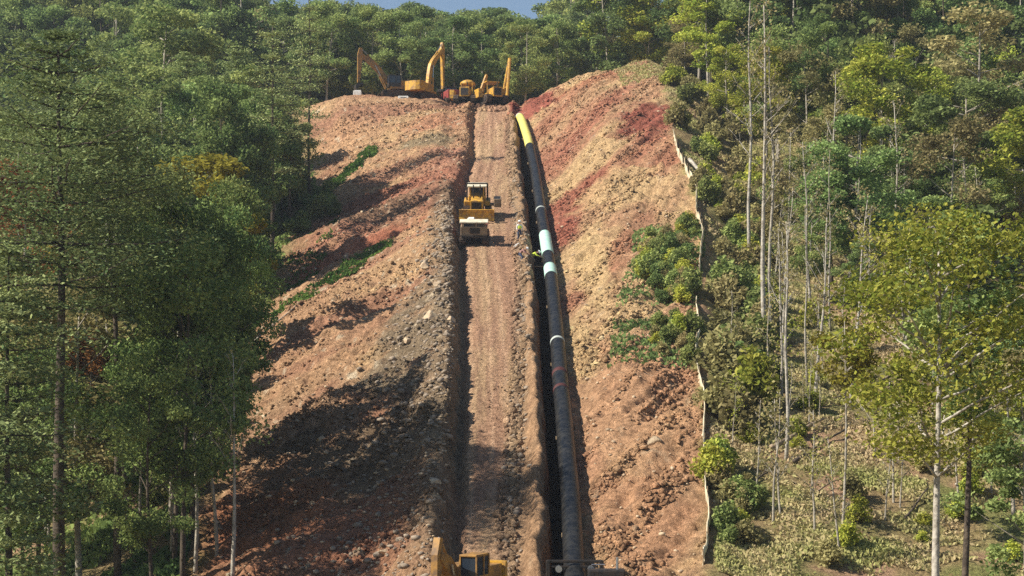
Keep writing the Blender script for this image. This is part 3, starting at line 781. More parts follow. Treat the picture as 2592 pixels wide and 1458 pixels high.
GLIMPSED = set([22, 23, 34, 40, 42, 58, 64, 81, 86, 97, 104, 118, 147, 156, 167, 171, 173, 185, 196, 217, 218, 222, 224, 229, 230, 235, 238, 239, 247, 249, 250, 252, 257,
    259, 261, 271, 278, 280, 289, 324, 330, 336, 348, 351, 353, 369, 417, 420, 421, 427, 439, 440, 441, 443, 447, 453, 454, 469, 470, 474, 492, 498, 502, 503,
    504, 509, 511, 515, 520, 521, 531, 540, 565, 572, 580, 634, 666, 669, 679, 682])
def scatter(zone, words, cells, kinds, wts, hmin, hmax, limit=None, toplim=None, grp='', thin=None, block=None):
    global TREE_N
    random.seed(sum(ord(ch) for ch in zone))
    cnt = 0
    ys_ = [c[1] for c in cells]; y_mid = sum(ys_) / len(ys_); ps_ = sorted(1296 + c[0] * FPX / c[1] for c in cells); pa, pb = ps_[len(ps_) // 3], ps_[2 * len(ps_) // 3]
    for (x, y) in cells:
        if near_hero(x, y): continue
        if block and block(x, y): continue
        k = random.choices(kinds, wts)[0]
        h = random.uniform(hmin, hmax)
        if thin and thin(x, y):
            k = random.choices(['olive', 'bare', 'yel'], [5, 2, 1])[0]; h = random.uniform(5, 9)
            if random.random() < .45: continue
        if limit: 
            hl = limit(x, y)
            if hl < 5: continue
            h = min(h, hl)
        z = Hs(x, y)
        if toplim:
            px = 1296 + x * FPX / y
            zt = wz(toplim(px) + random.uniform(0, 26), y)
            h = min(h, zt - z)
            if h < 6: continue
        p = random.choice(B[k]); s = h / p.h
        wd = s * random.uniform(.9, 1.15) * (1.12 if h < 12 else 1)
        tx, ty = random.uniform(-.04, .04), random.uniform(-.04, .04); rz_ = random.uniform(0, 6.28)
        TREE_N += 1
        if TREE_N not in ALONE: FAR.append((p, (x, y, z - .1), s, wd, rz_, TREE_N in GLIMPSED)); continue      # least visible and hidden ones join the far wood
        nm = {'pine': 'pine_tree', 'bare': 'bare_tree'}.get(k, 'broadleaf_tree')
        px_ = 1296 + x * FPX / y
        lab = ('tall ' if h > (hmin + hmax) / 2 else 'lower ') * ('tall' not in LAB[k]) + LAB[k] + ' ' + words + (', left part' if px_ < pa else ', right part' if px_ > pb else ', middle part')
        place(p, nm, lab, 'pine tree' if k == 'pine' else 'tree', (x, y, z - .1), s, rz_, LAB[k] + 's ' + words, wd, (tx, ty))['_n'] = TREE_N
        cnt += 1
    print('zone', zone, cnt)
def cells(y0, y1, sp, xl, xr):
    random.seed(int(y0 * 7 + y1 * 3))
    out = []; y = y0; r = 0
    while y < y1:
        x = xl(y) + (sp / 2 if r % 2 else 0)
        while x < xr(y):
            out.append((x + random.uniform(-.33, .33) * sp, y + random.uniform(-.33, .33) * sp))
            x += sp
        y += sp * .87; r += 1
    return out
dlf = lambda y: float(np.interp(y, TY, FX[2]))
btf = lambda y: float(np.interp(y, TY, FX[9]))
dff = lambda y: float(np.interp(y, TY, FX[10]))
scatter('left near', 'on the wooded slope left of the dirt', cells(72, 112, 4.6, lambda y: wx(-110, y), lambda y: dlf(y) - 3.2), ['nmid', 'ndark', 'nair', 'bare', 'rust', 'olive'], [1.6, 2.6, 6, 1.6, .5, .7], 11, 19, hlimit, block=lambda x, y: y < 87 and 0 < 1296 + x * FPX / y < 420)
scatter('left mid', 'in the dense wood left of the dirt', cells(112, 190, 5.0, lambda y: wx(-60, y), lambda y: dlf(y) - 1.5), ['mid', 'dark', 'blue', 'pine', 'olive', 'yel', 'auto'], [5, 4, 3, 2, .8, .15, .3], 13, 22, hlimit)
scatter('left far', 'high in the wood left of the crest', cells(191, 246, 5.8, lambda y: wx(-80, y), lambda y: dlf(y) - 2.5), ['mid', 'dark', 'blue', 'pine'], [5, 3.4, 3, 2], 15, 24, hlimit)
SHADE = [(102.6, 572, 1240), (105.2, 560, 1250), (108.0, 578, 1240), (86.8, 470, 1340), (90.5, 450, 1350), (93.4, 480, 1350), (95.5, 440, 1330), (151, 560, 1060), (154, 590, 1050), (169, 640, 1010), (171.5, 690, 1010), (175, 670, 990), (179, 715, 960), (184, 715, 930), (189, 735, 880)]
for Y_, px_, pa_ in SHADE:
    x_ = wx(px_, Y_); xa = wx(pa_, Y_); h_ = (xa - x_ - 1.2) * TAN + float(base_h(np.array([xa]), np.array([Y_]))[0] - base_h(np.array([x_]), np.array([Y_]))[0])
    p_ = random.choice(B['nmid'] + B['ndark'] if Y_ < 112 else B['dark']); s_ = h_ / p_.h
    place(p_, 'broadleaf_tree', (('leafy tree at the lower left dirt edge casting the ' + ('bottom' if Y_ < 99 else 'middle') + ' shade band') if Y_ < 112 else 'tall dark tree at the upper left dirt edge, ' + ('by the lower grass strip' if Y_ < 160 else 'by the upper grass strip' if Y_ > 178 else 'between the two grass strips')), 'tree', (x_, Y_, Hs(x_, Y_) - .1), s_, None, 'shade casting trees at the dirt edge', min(s_, .95) * (.72 if 100 < Y_ < 112 else .9))
# stand of dark trunks left of the shoulder
prof = lambda px: float(np.interp(px, [0, 640, 662, 760, 860, 930, 1050, 1130, 1200, 1300, 1350, 1405, 1435, 1465, 2592], [-300, -300, 4, 6, -10, 12, 6, 26, 18, 22, 38, 38, 4, -300, -300]))
def back_ok(c): return True
scatter('back', 'on the hill behind the crest', cells(247, 322, 7.2, lambda y: wx(430, y), lambda y: wx(1760, y)), ['mid', 'dark', 'blue', 'yel', 'olive', 'pine'], [5, 1.6, 5, 1.2, .5, .6], 16, 23, None, prof)
scatter('back left', 'on the far hill at the top left', cells(250, 330, 7.5, lambda y: wx(-100, y), lambda y: wx(625, y)), ['mid', 'dark', 'blue'], [5, 3, 4], 22, 30)
scatter('back top', 'on the skyline of the far ridge', cells(324, 350, 6.0, lambda y: wx(600, y), lambda y: wx(1500, y)), ['mid', 'dark', 'blue'], [5, 3, 4], 26, 30, None, prof)
scatter('right far', 'high in the wood on the right', cells(205, 250, 6.2, lambda y: max(btf(y) + 4, dff(y) - 6), lambda y: wx(2660, y)), ['mid', 'dark', 'blue', 'yel', 'olive', 'bare'], [4, 2.5, 3, 1.8, 1.8, .8], 17, 24, thin=lambda x, y: 1296 + x * FPX / y < 1740)
scatter('back right', 'behind the wood at the top right', cells(252, 300, 7.5, lambda y: wx(1760, y), lambda y: wx(2680, y)), ['mid', 'dark', 'blue', 'olive'], [5, 2, 4, 1], 20, 26)
scatter('right mid', 'in the wood right of the silt fence', cells(134, 205, 5.8, lambda y: dff(y) + 3.5, lambda y: wx(2660, y)), ['mid', 'dark', 'blue', 'yel', 'olive', 'bare', 'airy'], [2.6, .9, 3, 1.2, 2.4, 1.6, 2.6], 9, 17, thin=lambda x, y: 1296 + x * FPX / y < (1890 if y > 165 else 2030))
scatter('right near', 'low on the open slope at the right', [(wx(a, b), b) for a, b in ((2290, 122), (2400, 116), (2500, 124), (2560, 112), (2590, 98), (2350, 130), (2180, 130), (2460, 104), (2560, 88), (2050, 132))], ['mid', 'blue', 'olive', 'yel'], [2, 3, 2, 2], 6, 11)

for i in range(13):
    Y = random.uniform(100, 168); px = random.uniform(1850, 2330) + (Y > 140) * random.uniform(0, 200)
    p = random.choice(B['bare']); g = G(px, Y, -.1); h = random.uniform(6, 14)
    place(p, 'bare_tree', 'slender pale bare tree among the thin stems on the right slope' + (', nearer' if Y < 125 else ', farther'), 'tree', g, h / p.h, None, 'slender bare trees on the right slope', tilt=(random.uniform(-.12, .12), random.uniform(-.12, .12)))
def thin_mesh(me, nth):
    n_ = len(me.vertices) // 4; co = np.empty(n_ * 12, np.float32); me.vertices.foreach_get('co', co); co = co.reshape(n_, 4, 3)
    t = np.empty(n_ * 4, np.float32); me.attributes['tint'].data.foreach_get('value', t); t = t.reshape(n_, 4)
    co = co[::nth]; c = co.mean(1, keepdims=True); return (c + (co - c) * math.sqrt(nth) * .95), t[::nth]
_tm = {}; WOOD = {}
for (p, loc, s, wd, rz_, act) in FAR:
    if not p.crown: continue
    key = (id(p), act)
    if key not in _tm: _tm[key] = thin_mesh(p.crown, 4 if act else 12)
    co, t = _tm[key]; c_, s_ = math.cos(rz_), math.sin(rz_)
    x = co[..., 0] * wd; y = co[..., 1] * wd
    v = np.stack([x * c_ - y * s_ + loc[0], x * s_ + y * c_ + loc[1], co[..., 2] * s + loc[2]], -1)
    WOOD.setdefault(p.crown.materials[0].name, []).append((v.reshape(-1, 3), np.clip(t.ravel() * random.uniform(.6, 1.3), 0, 1)))
_w = []; _t = []; _mi = []; _ms = []
for k_, (nm_, lst) in enumerate(WOOD.items()):
    _w += [a for a, b in lst]; _t += [b for a, b in lst]; _mi.append(np.full(sum(len(a) for a, b in lst) // 4, k_)); _ms.append(bpy.data.materials[nm_])
if _w:
    _V = np.concatenate(_w); me = arr_mesh('far_wood', _V, np.arange(len(_V)).reshape(-1, 4), _ms[0], {'tint': np.concatenate(_t)})
    for m_ in _ms[1:]: me.materials.append(m_)
    me.polygons.foreach_set('material_index', np.concatenate(_mi).astype(np.int32))
    tag(link(bpy.data.objects.new('far_wood', me)), 'dense green wood filling the gaps between the nearer trees', 'wood', kind='stuff')
random.seed(99)
# saplings on the open right slope
for i in range(44):
    Y = random.uniform(82, 128); px = random.uniform(1850, 2580)
    p = random.choice(B['sap'])
    g = G(px, Y, -.05)
    place(p, 'sapling', 'thin sapling on the grassy slope right of the fence' + (', left part' if px < 2090 else ', right part' if px > 2340 else ', middle part') + (', low down' if Y < 100 else ', higher up'), 'sapling', g, random.uniform(.5, 1.15), None, 'saplings on the right slope', tilt=(random.uniform(-.08, .08), random.uniform(-.08, .08)))

# ------------------------------------------------------------------ shrubs
def shrub_proto(seed, leafm, n=2600, ls=.2, r=1.0, hh=1.3):
    rg = np.random.default_rng(seed); Cs = []; mb = MB(); rd = random.Random(seed)
    for i in range(14):
        a = rg.uniform(0, 6.28); q = rg.uniform(0, .75) * r; z = rg.uniform(.25, 1) * hh * (1 - .4 * q / r)
        k = n // 14; g = rg.normal(size=(k, 3)); g /= np.linalg.norm(g, axis=1)[:, None]; g *= (rg.random(k) ** .5)[:, None] * .42 * r
        Cs.append(g + [math.cos(a) * q, math.sin(a) * q, z])
        limb(mb, (0, 0, -.15), (math.cos(a) * q, math.sin(a) * q, z), .04, .01, 4, seg=2)
    C = np.concatenate(Cs); C = C[C[:, 2] > -.05]
    Vv, Fv, Tv = leaf_cards(C, rg.uniform(.6, 1.3, len(C)) * ls, rng=rg, up=.4)
    p = Proto(); bmesh.ops.recalc_face_normals(mb.bm, faces=mb.bm.faces[:])
    p.stems = bpy.data.meshes.new('stems'); mb.bm.to_mesh(p.stems); mb.bm.free(); p.stems.materials.append(M['barkdark'])
    p.fol = arr_mesh('foliage', Vv, Fv, leafm, {'tint': Tv}); return p
SH = {'b': [shrub_proto(501 + i, M['Lblue']) for i in range(2)], 'm': [shrub_proto(511, M['Lmid'])], 'o': [shrub_proto(521, M['Lolive'], 1500)], 'y': [shrub_proto(531, M['Lyel'], 1700)], 'd': [shrub_proto(541, M['Ldark'])]}
SW = {'b': 'cool green', 'm': 'mid green', 'o': 'olive brown', 'y': 'yellow green', 'd': 'dark green'}
def shrub(k, x, y, s, label, group):
    p = random.choice(SH[k]); o = empty('shrub', (x, y, Hs(x, y) - .05)); o.rotation_euler = (0, 0, random.uniform(0, 6.28))
    o.scale = (s, s, s * random.uniform(.85, 1.25))
    link(bpy.data.objects.new('stems', p.stems), o); link(bpy.data.objects.new('foliage', p.fol), o)
    tag(o, SW[k] + ' ' + label, 'shrub', group)
def shrubs(n, pxr, yr, ks, sr, label, group, test=None):
    c = 0; t = 0
    while c < n and t < 4000:
        t += 1
        Y = random.uniform(*yr); f = random.random(); a, b = pxr(Y) if callable(pxr) else pxr
        px = a + (b - a) * f; x = wx(px, Y)
        if test and not test(px, Y): continue
        t_ = (Y - yr[0]) / (yr[1] - yr[0])
        shrub(random.choice(ks), x, Y, random.uniform(*sr), label + (', lower end' if t_ < .33 else ', upper end' if t_ > .67 else ', midway'), group); c += 1
pxbt = lambda Y: 1296 + btf(Y) * FPX / Y
shrubs(44, lambda Y: (np.interp(Y, [120, 128, 142], [1660, 1610, 1650]), pxbt(Y) - 26), (121, 142), 'oymbm', (.7, 1.2), 'shrub on the upper patch of growth left of the silt fence', 'shrubs on the bank above the bare dirt')
shrubs(12, (1655, 1750), (107.5, 116), 'omym', (.6, 1.0), 'shrub on the lower patch of growth left of the silt fence', 'shrubs on the small green patch')
shrubs(46, lambda Y: (pxbt(Y) + 48, 1940), (98, 136), 'mbomyo', (1.0, 2.1), 'dense shrub right behind the silt fence', 'shrubs behind the silt fence')
shrubs(16, lambda Y: (pxbt(Y) + 12, 1900), (80, 98), 'mymo', (.6, 1.2), 'shrub along the foot of the lower silt fence', 'shrubs along the lower silt fence')
shrubs(48, (1860, 2580), (80, 128), 'yooy', (.4, 1.0), 'scrubby shrub on the open slope at the lower right', 'scrub on the open right slope')
shrubs(30, lambda Y: (pxbt(Y) + 14, pxbt(Y) + 150), (134, 160), 'ooym', (.8, 1.7), 'shrub on the steep drop just beyond the upper silt fence', 'brush on the drop behind the fence')
shrubs(84, lambda Y: (pxbt(Y) + 14, pxbt(Y) + 240), (140, 215), 'ooymoy', (.8, 1.9), 'shrub beyond the upper silt fence', 'brush beyond the upper silt fence')
shrubs(16, lambda Y: (1296 + (dlf(Y) - 4) * FPX / Y, 1296 + (dlf(Y) + .5) * FPX / Y), (96, 112), 'mdo', (.6, 1.2), 'shrub at the shaded left edge of the dirt', 'shrubs at the left dirt edge')
shrubs(34, lambda Y: (1296 + (dlf(Y) - 7) * FPX / Y, 1296 + (dlf(Y) + .5) * FPX / Y), (112, 200), 'mddb', (.8, 1.9), 'shrub at the wood edge left of the dirt', 'shrubs at the upper left dirt edge')
shrubs(16, lambda Y: (745, 860), (172, 186), 'ddm', (.9, 1.5), 'shrub on the shoulder beside the slim pine', 'shrubs on the left shoulder')

# ------------------------------------------------------------------ grass and undergrowth (uncountable)
def carpet(name, pts, size, leafm, label, lean=.5, seed=1):
    rg = np.random.default_rng(seed)
    X = pts[:, 0]; Y = pts[:, 1]; n = len(X)
    S = rg.uniform(.5, 1.4, n) * size
    Z = H(X, Y) + S * .35
    N = rg.normal(size=(n, 3)); N[:, 2] *= .45
    Vv, Fv, Tv = leaf_cards(np.stack([X, Y, Z], 1), S, N, .5, rg, np.clip(fbm(X / 3, Y / 3, seed, 3) * .9 + .5 + rg.normal(size=n) * .2, 0, 1))
    me = arr_mesh(name, Vv, Fv, leafm, {'tint': Tv}); o = link(bpy.data.objects.new(name, me))
    tag(o, label, 'ground cover', kind='stuff'); return o
def pick(n, y0, y1, fx0, fx1, keep, seed):
    rg = np.random.default_rng(seed)
    Y = rg.uniform(y0, y1, n); a = np.array(fx0(Y)); b = np.array(fx1(Y)); X = a + (b - a) * rg.random(n)
    k = keep(X, Y, rg); return np.stack([X[k], Y[k]], 1)
def dens(X, Y, rg, sc=3, th=0, s=5): return fbm(X / sc, Y / sc, s, 3) + rg.normal(size=len(X)) * .15 > th
fdl = lambda Y: feat(2, Y)
fbt = lambda Y: feat(9, Y)
# bright grass in strips at the left edge of the dirt
g1 = pick(42000, 132, 153, lambda Y: fdl(Y) - 4, lambda Y: fdl(Y) + 11, lambda X, Y, rg: (np.abs((Y - (139 + (X + 22.4) * 1.3)) + fbm(X / 2, Y / 2, 7, 2) * 2.4) < 2.6) & dens(X, Y, rg, 1.5, -.05, 9), 71)
g1b = pick(9000, 112, 126, lambda Y: fdl(Y) - 5, lambda Y: fdl(Y) + 1.5, lambda X, Y, rg: dens(X, Y, rg, 2.5, .05), 72)
g2 = pick(30000, 180, 202, lambda Y: fdl(Y) - 1, lambda Y: fdl(Y) + 7, lambda X, Y, rg: np.abs(Y - (188 + (X + 19.9) * 2.6)) + fbm(X / 2, Y / 2, 8, 2) * 2 < 3.0, 73)
g3 = pick(5000, 152, 166, lambda Y: fdl(Y) - 4, lambda Y: fdl(Y) + 4, lambda X, Y, rg: dens(X, Y, rg, 2, .25), 74)
carpet('grass', np.concatenate([g1, g1b, g2, g3]), .34, M['grass'], 'bright green grass growing in strips on the left edge of the dirt', seed=3)
u1 = pick(200000, 78, 134, lambda Y: fbt(Y) + .4, lambda Y: (2660 - 1296) * Y / FPX, lambda X, Y, rg: dens(X, Y, rg, 2.2, .10, 11), 75)
u2 = pick(100000, 134, 222, lambda Y: fbt(Y) + .3, lambda Y: fbt(Y) + 22, lambda X, Y, rg: dens(X, Y, rg, 3, -.1, 12), 76)
u3 = pick(16000, 205, 232, lambda Y: fbt(Y) - 4.5, lambda Y: fbt(Y) + 4, lambda X, Y, rg: dens(X, Y, rg, 2.5, .0, 13), 77)
carpet('undergrowth', np.concatenate([u1, u2, u3]), .27, M['litter'], 'dry brown and olive undergrowth covering the slope right of the fence', seed=4)
u4 = pick(50000, 74, 200, lambda Y: (-80 - 1296) * Y / FPX, lambda Y: fdl(Y) - .6, lambda X, Y, rg: dens(X, Y, rg, 3, -.1, 14), 78)
carpet('leafy_undergrowth', u4, .55, M['Ldark'], 'dark leafy undergrowth beneath the trees left of the dirt', seed=5)
u5 = pick(9000, 107, 142, lambda Y: fbt(Y) - 6.0, lambda Y: fbt(Y), lambda X, Y, rg: ((Y > 120) | (Y < 117)) & dens(X, Y, rg, 2, -.05, 15), 79)
carpet('bank_herbs', u5, .34, M['Lblue'], 'green herbs spreading on the bank left of the silt fence', seed=6)

# ------------------------------------------------------------------ rocks
def rock_shapes(n=8):
    out = []
    for i in range(n):
        bm = bmesh.new(); bmesh.ops.create_icosphere(bm, subdivisions=1, radius=.5)
        rd = random.Random(900 + i); sq = (rd.uniform(.8, 1.3), rd.uniform(.6, 1), rd.uniform(.45, .8))
        for v in bm.verts: 
            v.co *= rd.uniform(.75, 1.15); v.co = Vector((v.co.x * sq[0], v.co.y * sq[1], v.co.z * sq[2]))
        bm.verts.index_update()
        V_ = np.array([v.co[:] for v in bm.verts]); F_ = np.array([[v.index for v in f.verts] for f in bm.faces]); bm.free()
        out.append((V_, F_))
    return out
RSH = rock_shapes()
def rubble(name, pts, sizes, m, label, seed):
    rg = np.random.default_rng(seed); Vs = []; Fs = []; off = 0
    Z = H(pts[:, 0], pts[:, 1])
    for (x, y), s, z in zip(pts, sizes, Z):
        v, f = RSH[rg.integers(len(RSH))]; a = rg.uniform(0, 6.28); c, s_ = math.cos(a), math.sin(a)
        tl = rg.uniform(-.5, .5)
        w_ = v @ np.array([[c, s_, 0], [-s_, c, 0], [0, 0, 1]]) @ np.array([[1, 0, 0], [0, math.cos(tl), math.sin(tl)], [0, -math.sin(tl), math.cos(tl)]])
        Vs.append(w_ * s + [x, y, z + s * .12]); Fs.append(f + off); off += len(v)
    me = arr_mesh(name, np.concatenate(Vs), np.concatenate(Fs), m); o = link(bpy.data.objects.new(name, me))
    tag(o, label, 'rubble', kind='stuff')
rg0 = np.random.default_rng(5)
n = 2600; Y = rg0.uniform(76, 160, n); X = roadL(Y) - .5 - np.abs(rg0.normal(size=n)) * np.interp(Y, [76, 105, 135, 160], [4.5, 3.6, 1.6, .8])
rubble('rubble', np.stack([X, Y], 1), rg0.lognormal(-1.55, .5, n).clip(.08, .6), M['rock'], 'loose broken rock heaped along the left side of the roadway', 1)
n = 900; Y = rg0.uniform(78, 175, n); X = roadR(Y) - .15 + rg0.normal(size=n) * .3
rubble('spoil_rubble', np.stack([X, Y], 1), rg0.lognormal(-1.7, .45, n).clip(.08, .6), M['rock'], 'broken rock lining the lip of the pipe trench', 2)
n = 1500; Y = rg0.uniform(78, 215, n); X = feat(2, Y) + (roadL(Y) - feat(2, Y)) * rg0.random(n)
rubble('scattered_stones', np.stack([X, Y], 1), rg0.lognormal(-1.75, .5, n).clip(.07, .42), M['rockpale'], 'pale stones scattered over the left dirt slope', 3)
n = 500; Y = rg0.uniform(78, 215, n); X = pipeX(Y) + 1.3 + (feat(9, Y) - pipeX(Y) - 1.3) * rg0.random(n)
rubble('bank_stones', np.stack([X, Y], 1), rg0.lognormal(-1.8, .45, n).clip(.07, .38), M['rockpale'], 'small stones strewn over the red and yellow bank right of the pipe', 4)
def clods(name, X, Y, label, seed, smax=.5, med=.15):
    rg = np.random.default_rng(seed); n = len(X)
    bm = bmesh.new(); bmesh.ops.create_icosphere(bm, subdivisions=1, radius=.5); bmesh.ops.delete(bm, geom=[f for f in bm.faces if f.calc_center_median().z < -.3], context='FACES')
    bm.verts.index_update(); V0 = np.array([v.co[:] for v in bm.verts]); F0 = np.array([[v.index for v in f.verts] for f in bm.faces]); bm.free()
    S = rg.lognormal(math.log(med), .5, n).clip(.06, smax)
    J = rg.uniform(.6, 1.25, (n, len(V0), 1)); A = rg.uniform(0, 6.28, n)
    W = V0[None] * J * (S[:, None, None] * rg.uniform(.7, 1.3, (n, 1, 3)))
    ca, sa = np.cos(A)[:, None], np.sin(A)[:, None]
    Wx = W[..., 0] * ca - W[..., 1] * sa; Wy = W[..., 0] * sa + W[..., 1] * ca
    Z = H(X, Y)
    Vv = np.stack([Wx + X[:, None], Wy + Y[:, None], W[..., 2] * .85 + (Z + S * .18)[:, None]], -1).reshape(-1, 3)
    Ff = (F0[None] + (np.arange(n) * len(V0))[:, None, None]).reshape(-1, 3)
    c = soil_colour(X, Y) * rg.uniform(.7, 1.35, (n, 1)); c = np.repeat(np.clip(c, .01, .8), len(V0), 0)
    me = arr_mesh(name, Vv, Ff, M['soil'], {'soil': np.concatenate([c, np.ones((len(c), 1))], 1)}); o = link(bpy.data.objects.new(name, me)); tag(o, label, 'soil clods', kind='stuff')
def cl_pts(n, y0, y1, xa, xb, seed, dirx, lo=-.1):
    rg = np.random.default_rng(seed); Y = y0 + (y1 - y0) * rg.random(n) ** 1.15; a = xa(Y); b = xb(Y); X = a + (b - a) * rg.random(n)
    u = X * dirx[0] + Y * dirx[1]; v = -X * dirx[1] + Y * dirx[0]
    k = fbm(v / .9, u / 7, seed, 3) * 1.3 + fbm(X / 5, Y / 5, seed + 1, 2) * .6 + rg.normal(size=n) * .18 > lo
    return X[k], Y[k]
X_, Y_ = cl_pts(46000, 74, 222, lambda Y: feat(2, Y), lambda Y: roadL(Y) - .3, 611, (.94, .35), .18); clods('left_clods', X_, Y_, 'broken clods of earth covering the left dirt slope', 11)
X_, Y_ = cl_pts(50000, 74, 224, lambda Y: pipeX(Y) + 1.0, lambda Y: feat(9, Y), 621, (.47, .88), .18); clods('bank_clods', X_, Y_, 'broken clods of earth covering the bank right of the pipe', 12)
X_, Y_ = cl_pts(5000, 76, 215, lambda Y: roadR(Y) - .9, lambda Y: roadR(Y) + .1, 631, (0, 1), -.2); clods('trench_clods', X_, Y_, 'clods spilled along the lip of the pipe trench', 13, .6, .2)
X_, Y_ = cl_pts(1500, 100, 215, lambda Y: roadL(Y) + .3, lambda Y: roadR(Y) - .3, 641, (0, 1), .25); clods('road_clods', X_, Y_, 'small clods lying on the roadway', 14, .25, .1)
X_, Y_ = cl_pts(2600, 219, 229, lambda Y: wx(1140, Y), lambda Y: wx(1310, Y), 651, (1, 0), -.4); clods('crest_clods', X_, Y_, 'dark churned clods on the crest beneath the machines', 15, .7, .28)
def boulder(px, Y, s, label, m='rockpale', seed=0):
    bm = bmesh.new(); bmesh.ops.create_icosphere(bm, subdivisions=3, radius=.5); rd = random.Random(seed)
    pl = [(Vector((rd.uniform(-1, 1), rd.uniform(-1, 1), rd.uniform(-.4, 1))).normalized(), rd.uniform(.2, .36)) for _ in range(11)]
    for v in bm.verts:
        for nn_, d in pl:
            e = v.co.dot(nn_) - d
            if e > 0: v.co -= nn_ * e
        v.co.x *= 1.35; v.co.z *= .85
    me = bpy.data.meshes.new('boulder'); bm.to_mesh(me); bm.free(); me.materials.append(M[m])
    o = link(bpy.data.objects.new('boulder', me)); g = G(px, Y, s * .1); o.location = g; o.scale = (s, s, s); o.rotation_euler = (rd.uniform(-.3, .3), rd.uniform(-.3, .3), rd.uniform(0, 6))
    tag(o, label, 'boulder', 'pale boulders on the left dirt')
boulder(1075, 136, 1.05, 'pale boulder highest on the rubble, left of the roadway', seed=1)
boulder(1112, 128, 1.0, 'angular pale boulder against the shaded berm below the highest one', seed=2)
boulder(1092, 121, 1.2, 'broad yellowish boulder in the middle of the rubble', seed=3)
boulder(1140, 120, .9, 'small pale boulder near the roadway edge beside the yellowish one', seed=4)
boulder(1030, 117, .8, 'flat pale boulder lowest left in the sunlit rubble', seed=5)
boulder(818, 103, .8, 'small white boulder alone in the tree shadow', seed=6)
boulder(1660, 94, .9, 'pale upright boulder on the lower right bank', seed=7)
boulder(1100, 88, .7, 'pale boulder above the bottom excavator', seed=8)
boulder(985, 83, .9, 'whitish boulder left of the bottom excavator boom', seed=9)
boulder(1310, 146.0, .75, 'whitish block by the feet of the standing worker', m='white', seed=10)

# ------------------------------------------------------------------ silt fences and fallen logs
def silt_fence(label, y0, y1, h, shift, seed):
    rd = random.Random(seed); root = empty('silt_fence', (0, 0, 0)); tag(root, label, 'silt fence', 'silt fences')
    ys = np.arange(y0, y1, .6); xs = feat(9, ys) + shift + .4 * fbm(ys / 6, ys * 0, seed, 3); zs = H(xs, ys)
    root.location = (float(xs[0]), float(ys[0]), float(zs[0]))
    o = np.array(root.location)
    V_ = []; 
    for k, (x, y, z) in enumerate(zip(xs, ys, zs)):
        sag = .2 * abs(math.sin(k * .78)) + rd.uniform(0, .22)
        for hh, off in ((-.05, .0), (h * .35, .10 + rd.uniform(-.05, .05)), (h * .7, .05), (h - sag, .0)):
            V_.append((x + off - o[0], y - o[1], z + hh - o[2]))
    V_ = np.array(V_); n_ = len(xs)
    F_ = [(4 * k + j, 4 * (k + 1) + j, 4 * (k + 1) + j + 1, 4 * k + j + 1) for k in range(n_ - 1) for j in range(3)]
    me = arr_mesh('fabric', V_, np.array(F_), M['fabric']); fo = link(bpy.data.objects.new('fabric', me), root)
    md = fo.modifiers.new('thick', 'SOLIDIFY'); md.thickness = .012
    for k in range(0, n_, 4):
        x, y, z = xs[k] - o[0], ys[k] - o[1], zs[k] - o[2]
        MB().box((x + .06, y, z + h * .5), (.05, .05, h * 1.25), rot=(rd.uniform(-.06, .06), rd.uniform(-.06, .06), 0)).build('stake', M['wood'], root)
silt_fence('sagging whitish silt fence along the upper right edge of the bank', 127, 173, 1.05, -.15, 1)
silt_fence('straight cream silt fence along the lower right edge of the bare dirt', 79, 122, .75, -.1, 2)
def log(px0, Y0, px1, Y1, r, label, m='log', up=.1, up2=.1, branches=2, seed=1):
    rd = random.Random(seed); a = G(px0, Y0, up); b = G(px1, Y1, up2); mb = MB()
    pts = []
    for k in range(9):
        t = k / 8; p = a.lerp(b, t) - a; p.z += math.sin(t * 7 + seed) * .05; pts.append(p)
    mb.tube(pts, [r * (1 - .55 * k / 8) for k in range(9)], 8)
    o = mb.build('fallen_log', M[m], None, True); o.location = a
    tag(o, label, 'log', 'fallen logs')
    br = MB()
    for k in range(branches):
        p = pts[3 + k % 5]; e = p + Vector((rd.uniform(-1, 1), rd.uniform(-.6, .6), rd.uniform(.5, 1.3)))
        br.tube([p, (p + e) / 2 + Vector((0, 0, .1)), e], [r * .35, r * .22, .02], 5)
    if branches: br.build('branch_stubs', M[m], o)
log(1745, 164, 1832, 157, .20, 'whitish fallen trunk lying in the brush beyond the upper silt fence', 'barkwhite', .5, .3, 3, 1)
log(1775, 160, 1785, 152, .12, 'short pale broken trunk beside the whitish fallen one', 'barkwhite', .3, .9, 2, 2)
log(1952, 96, 2085, 101, .16, 'long fallen log lying uphill across the open right slope', up=.2, up2=.5, seed=3)
log(2010, 94.5, 2140, 100, .13, 'darker fallen log parallel to the long fallen log', 'barkdark', .2, .4, seed=4)
log(1935, 113, 1985, 116, .12, 'thin fallen log near the foot of the paired trunks', up=.2, up2=.5, seed=5)
for k_, (a_, b_, c_, d_) in enumerate(((2060, 90, 2150, 93), (2200, 97, 2290, 95), (1890, 104, 1950, 108), (2110, 106, 2190, 110), (2290, 88, 2350, 92), (2420, 93, 2520, 96), (2230, 112, 2300, 117), (1900, 91, 1960, 93))):
    log(a_, b_, c_, d_, .06 + .015 * (k_ % 3), 'thin dead pole lying in the brush of the open right slope, ' + ('lower left' if a_ < 2150 and b_ < 100 else 'lower right' if b_ < 100 else 'farther up'), ('log', 'barkdark', 'barkgrey')[k_ % 3], .12, .3, 2, 30 + k_)
log(640, 134.5, 760, 139, .10, 'pale fallen pole at the left grass strip', 'barkwhite', .2, .2, 1, 6)

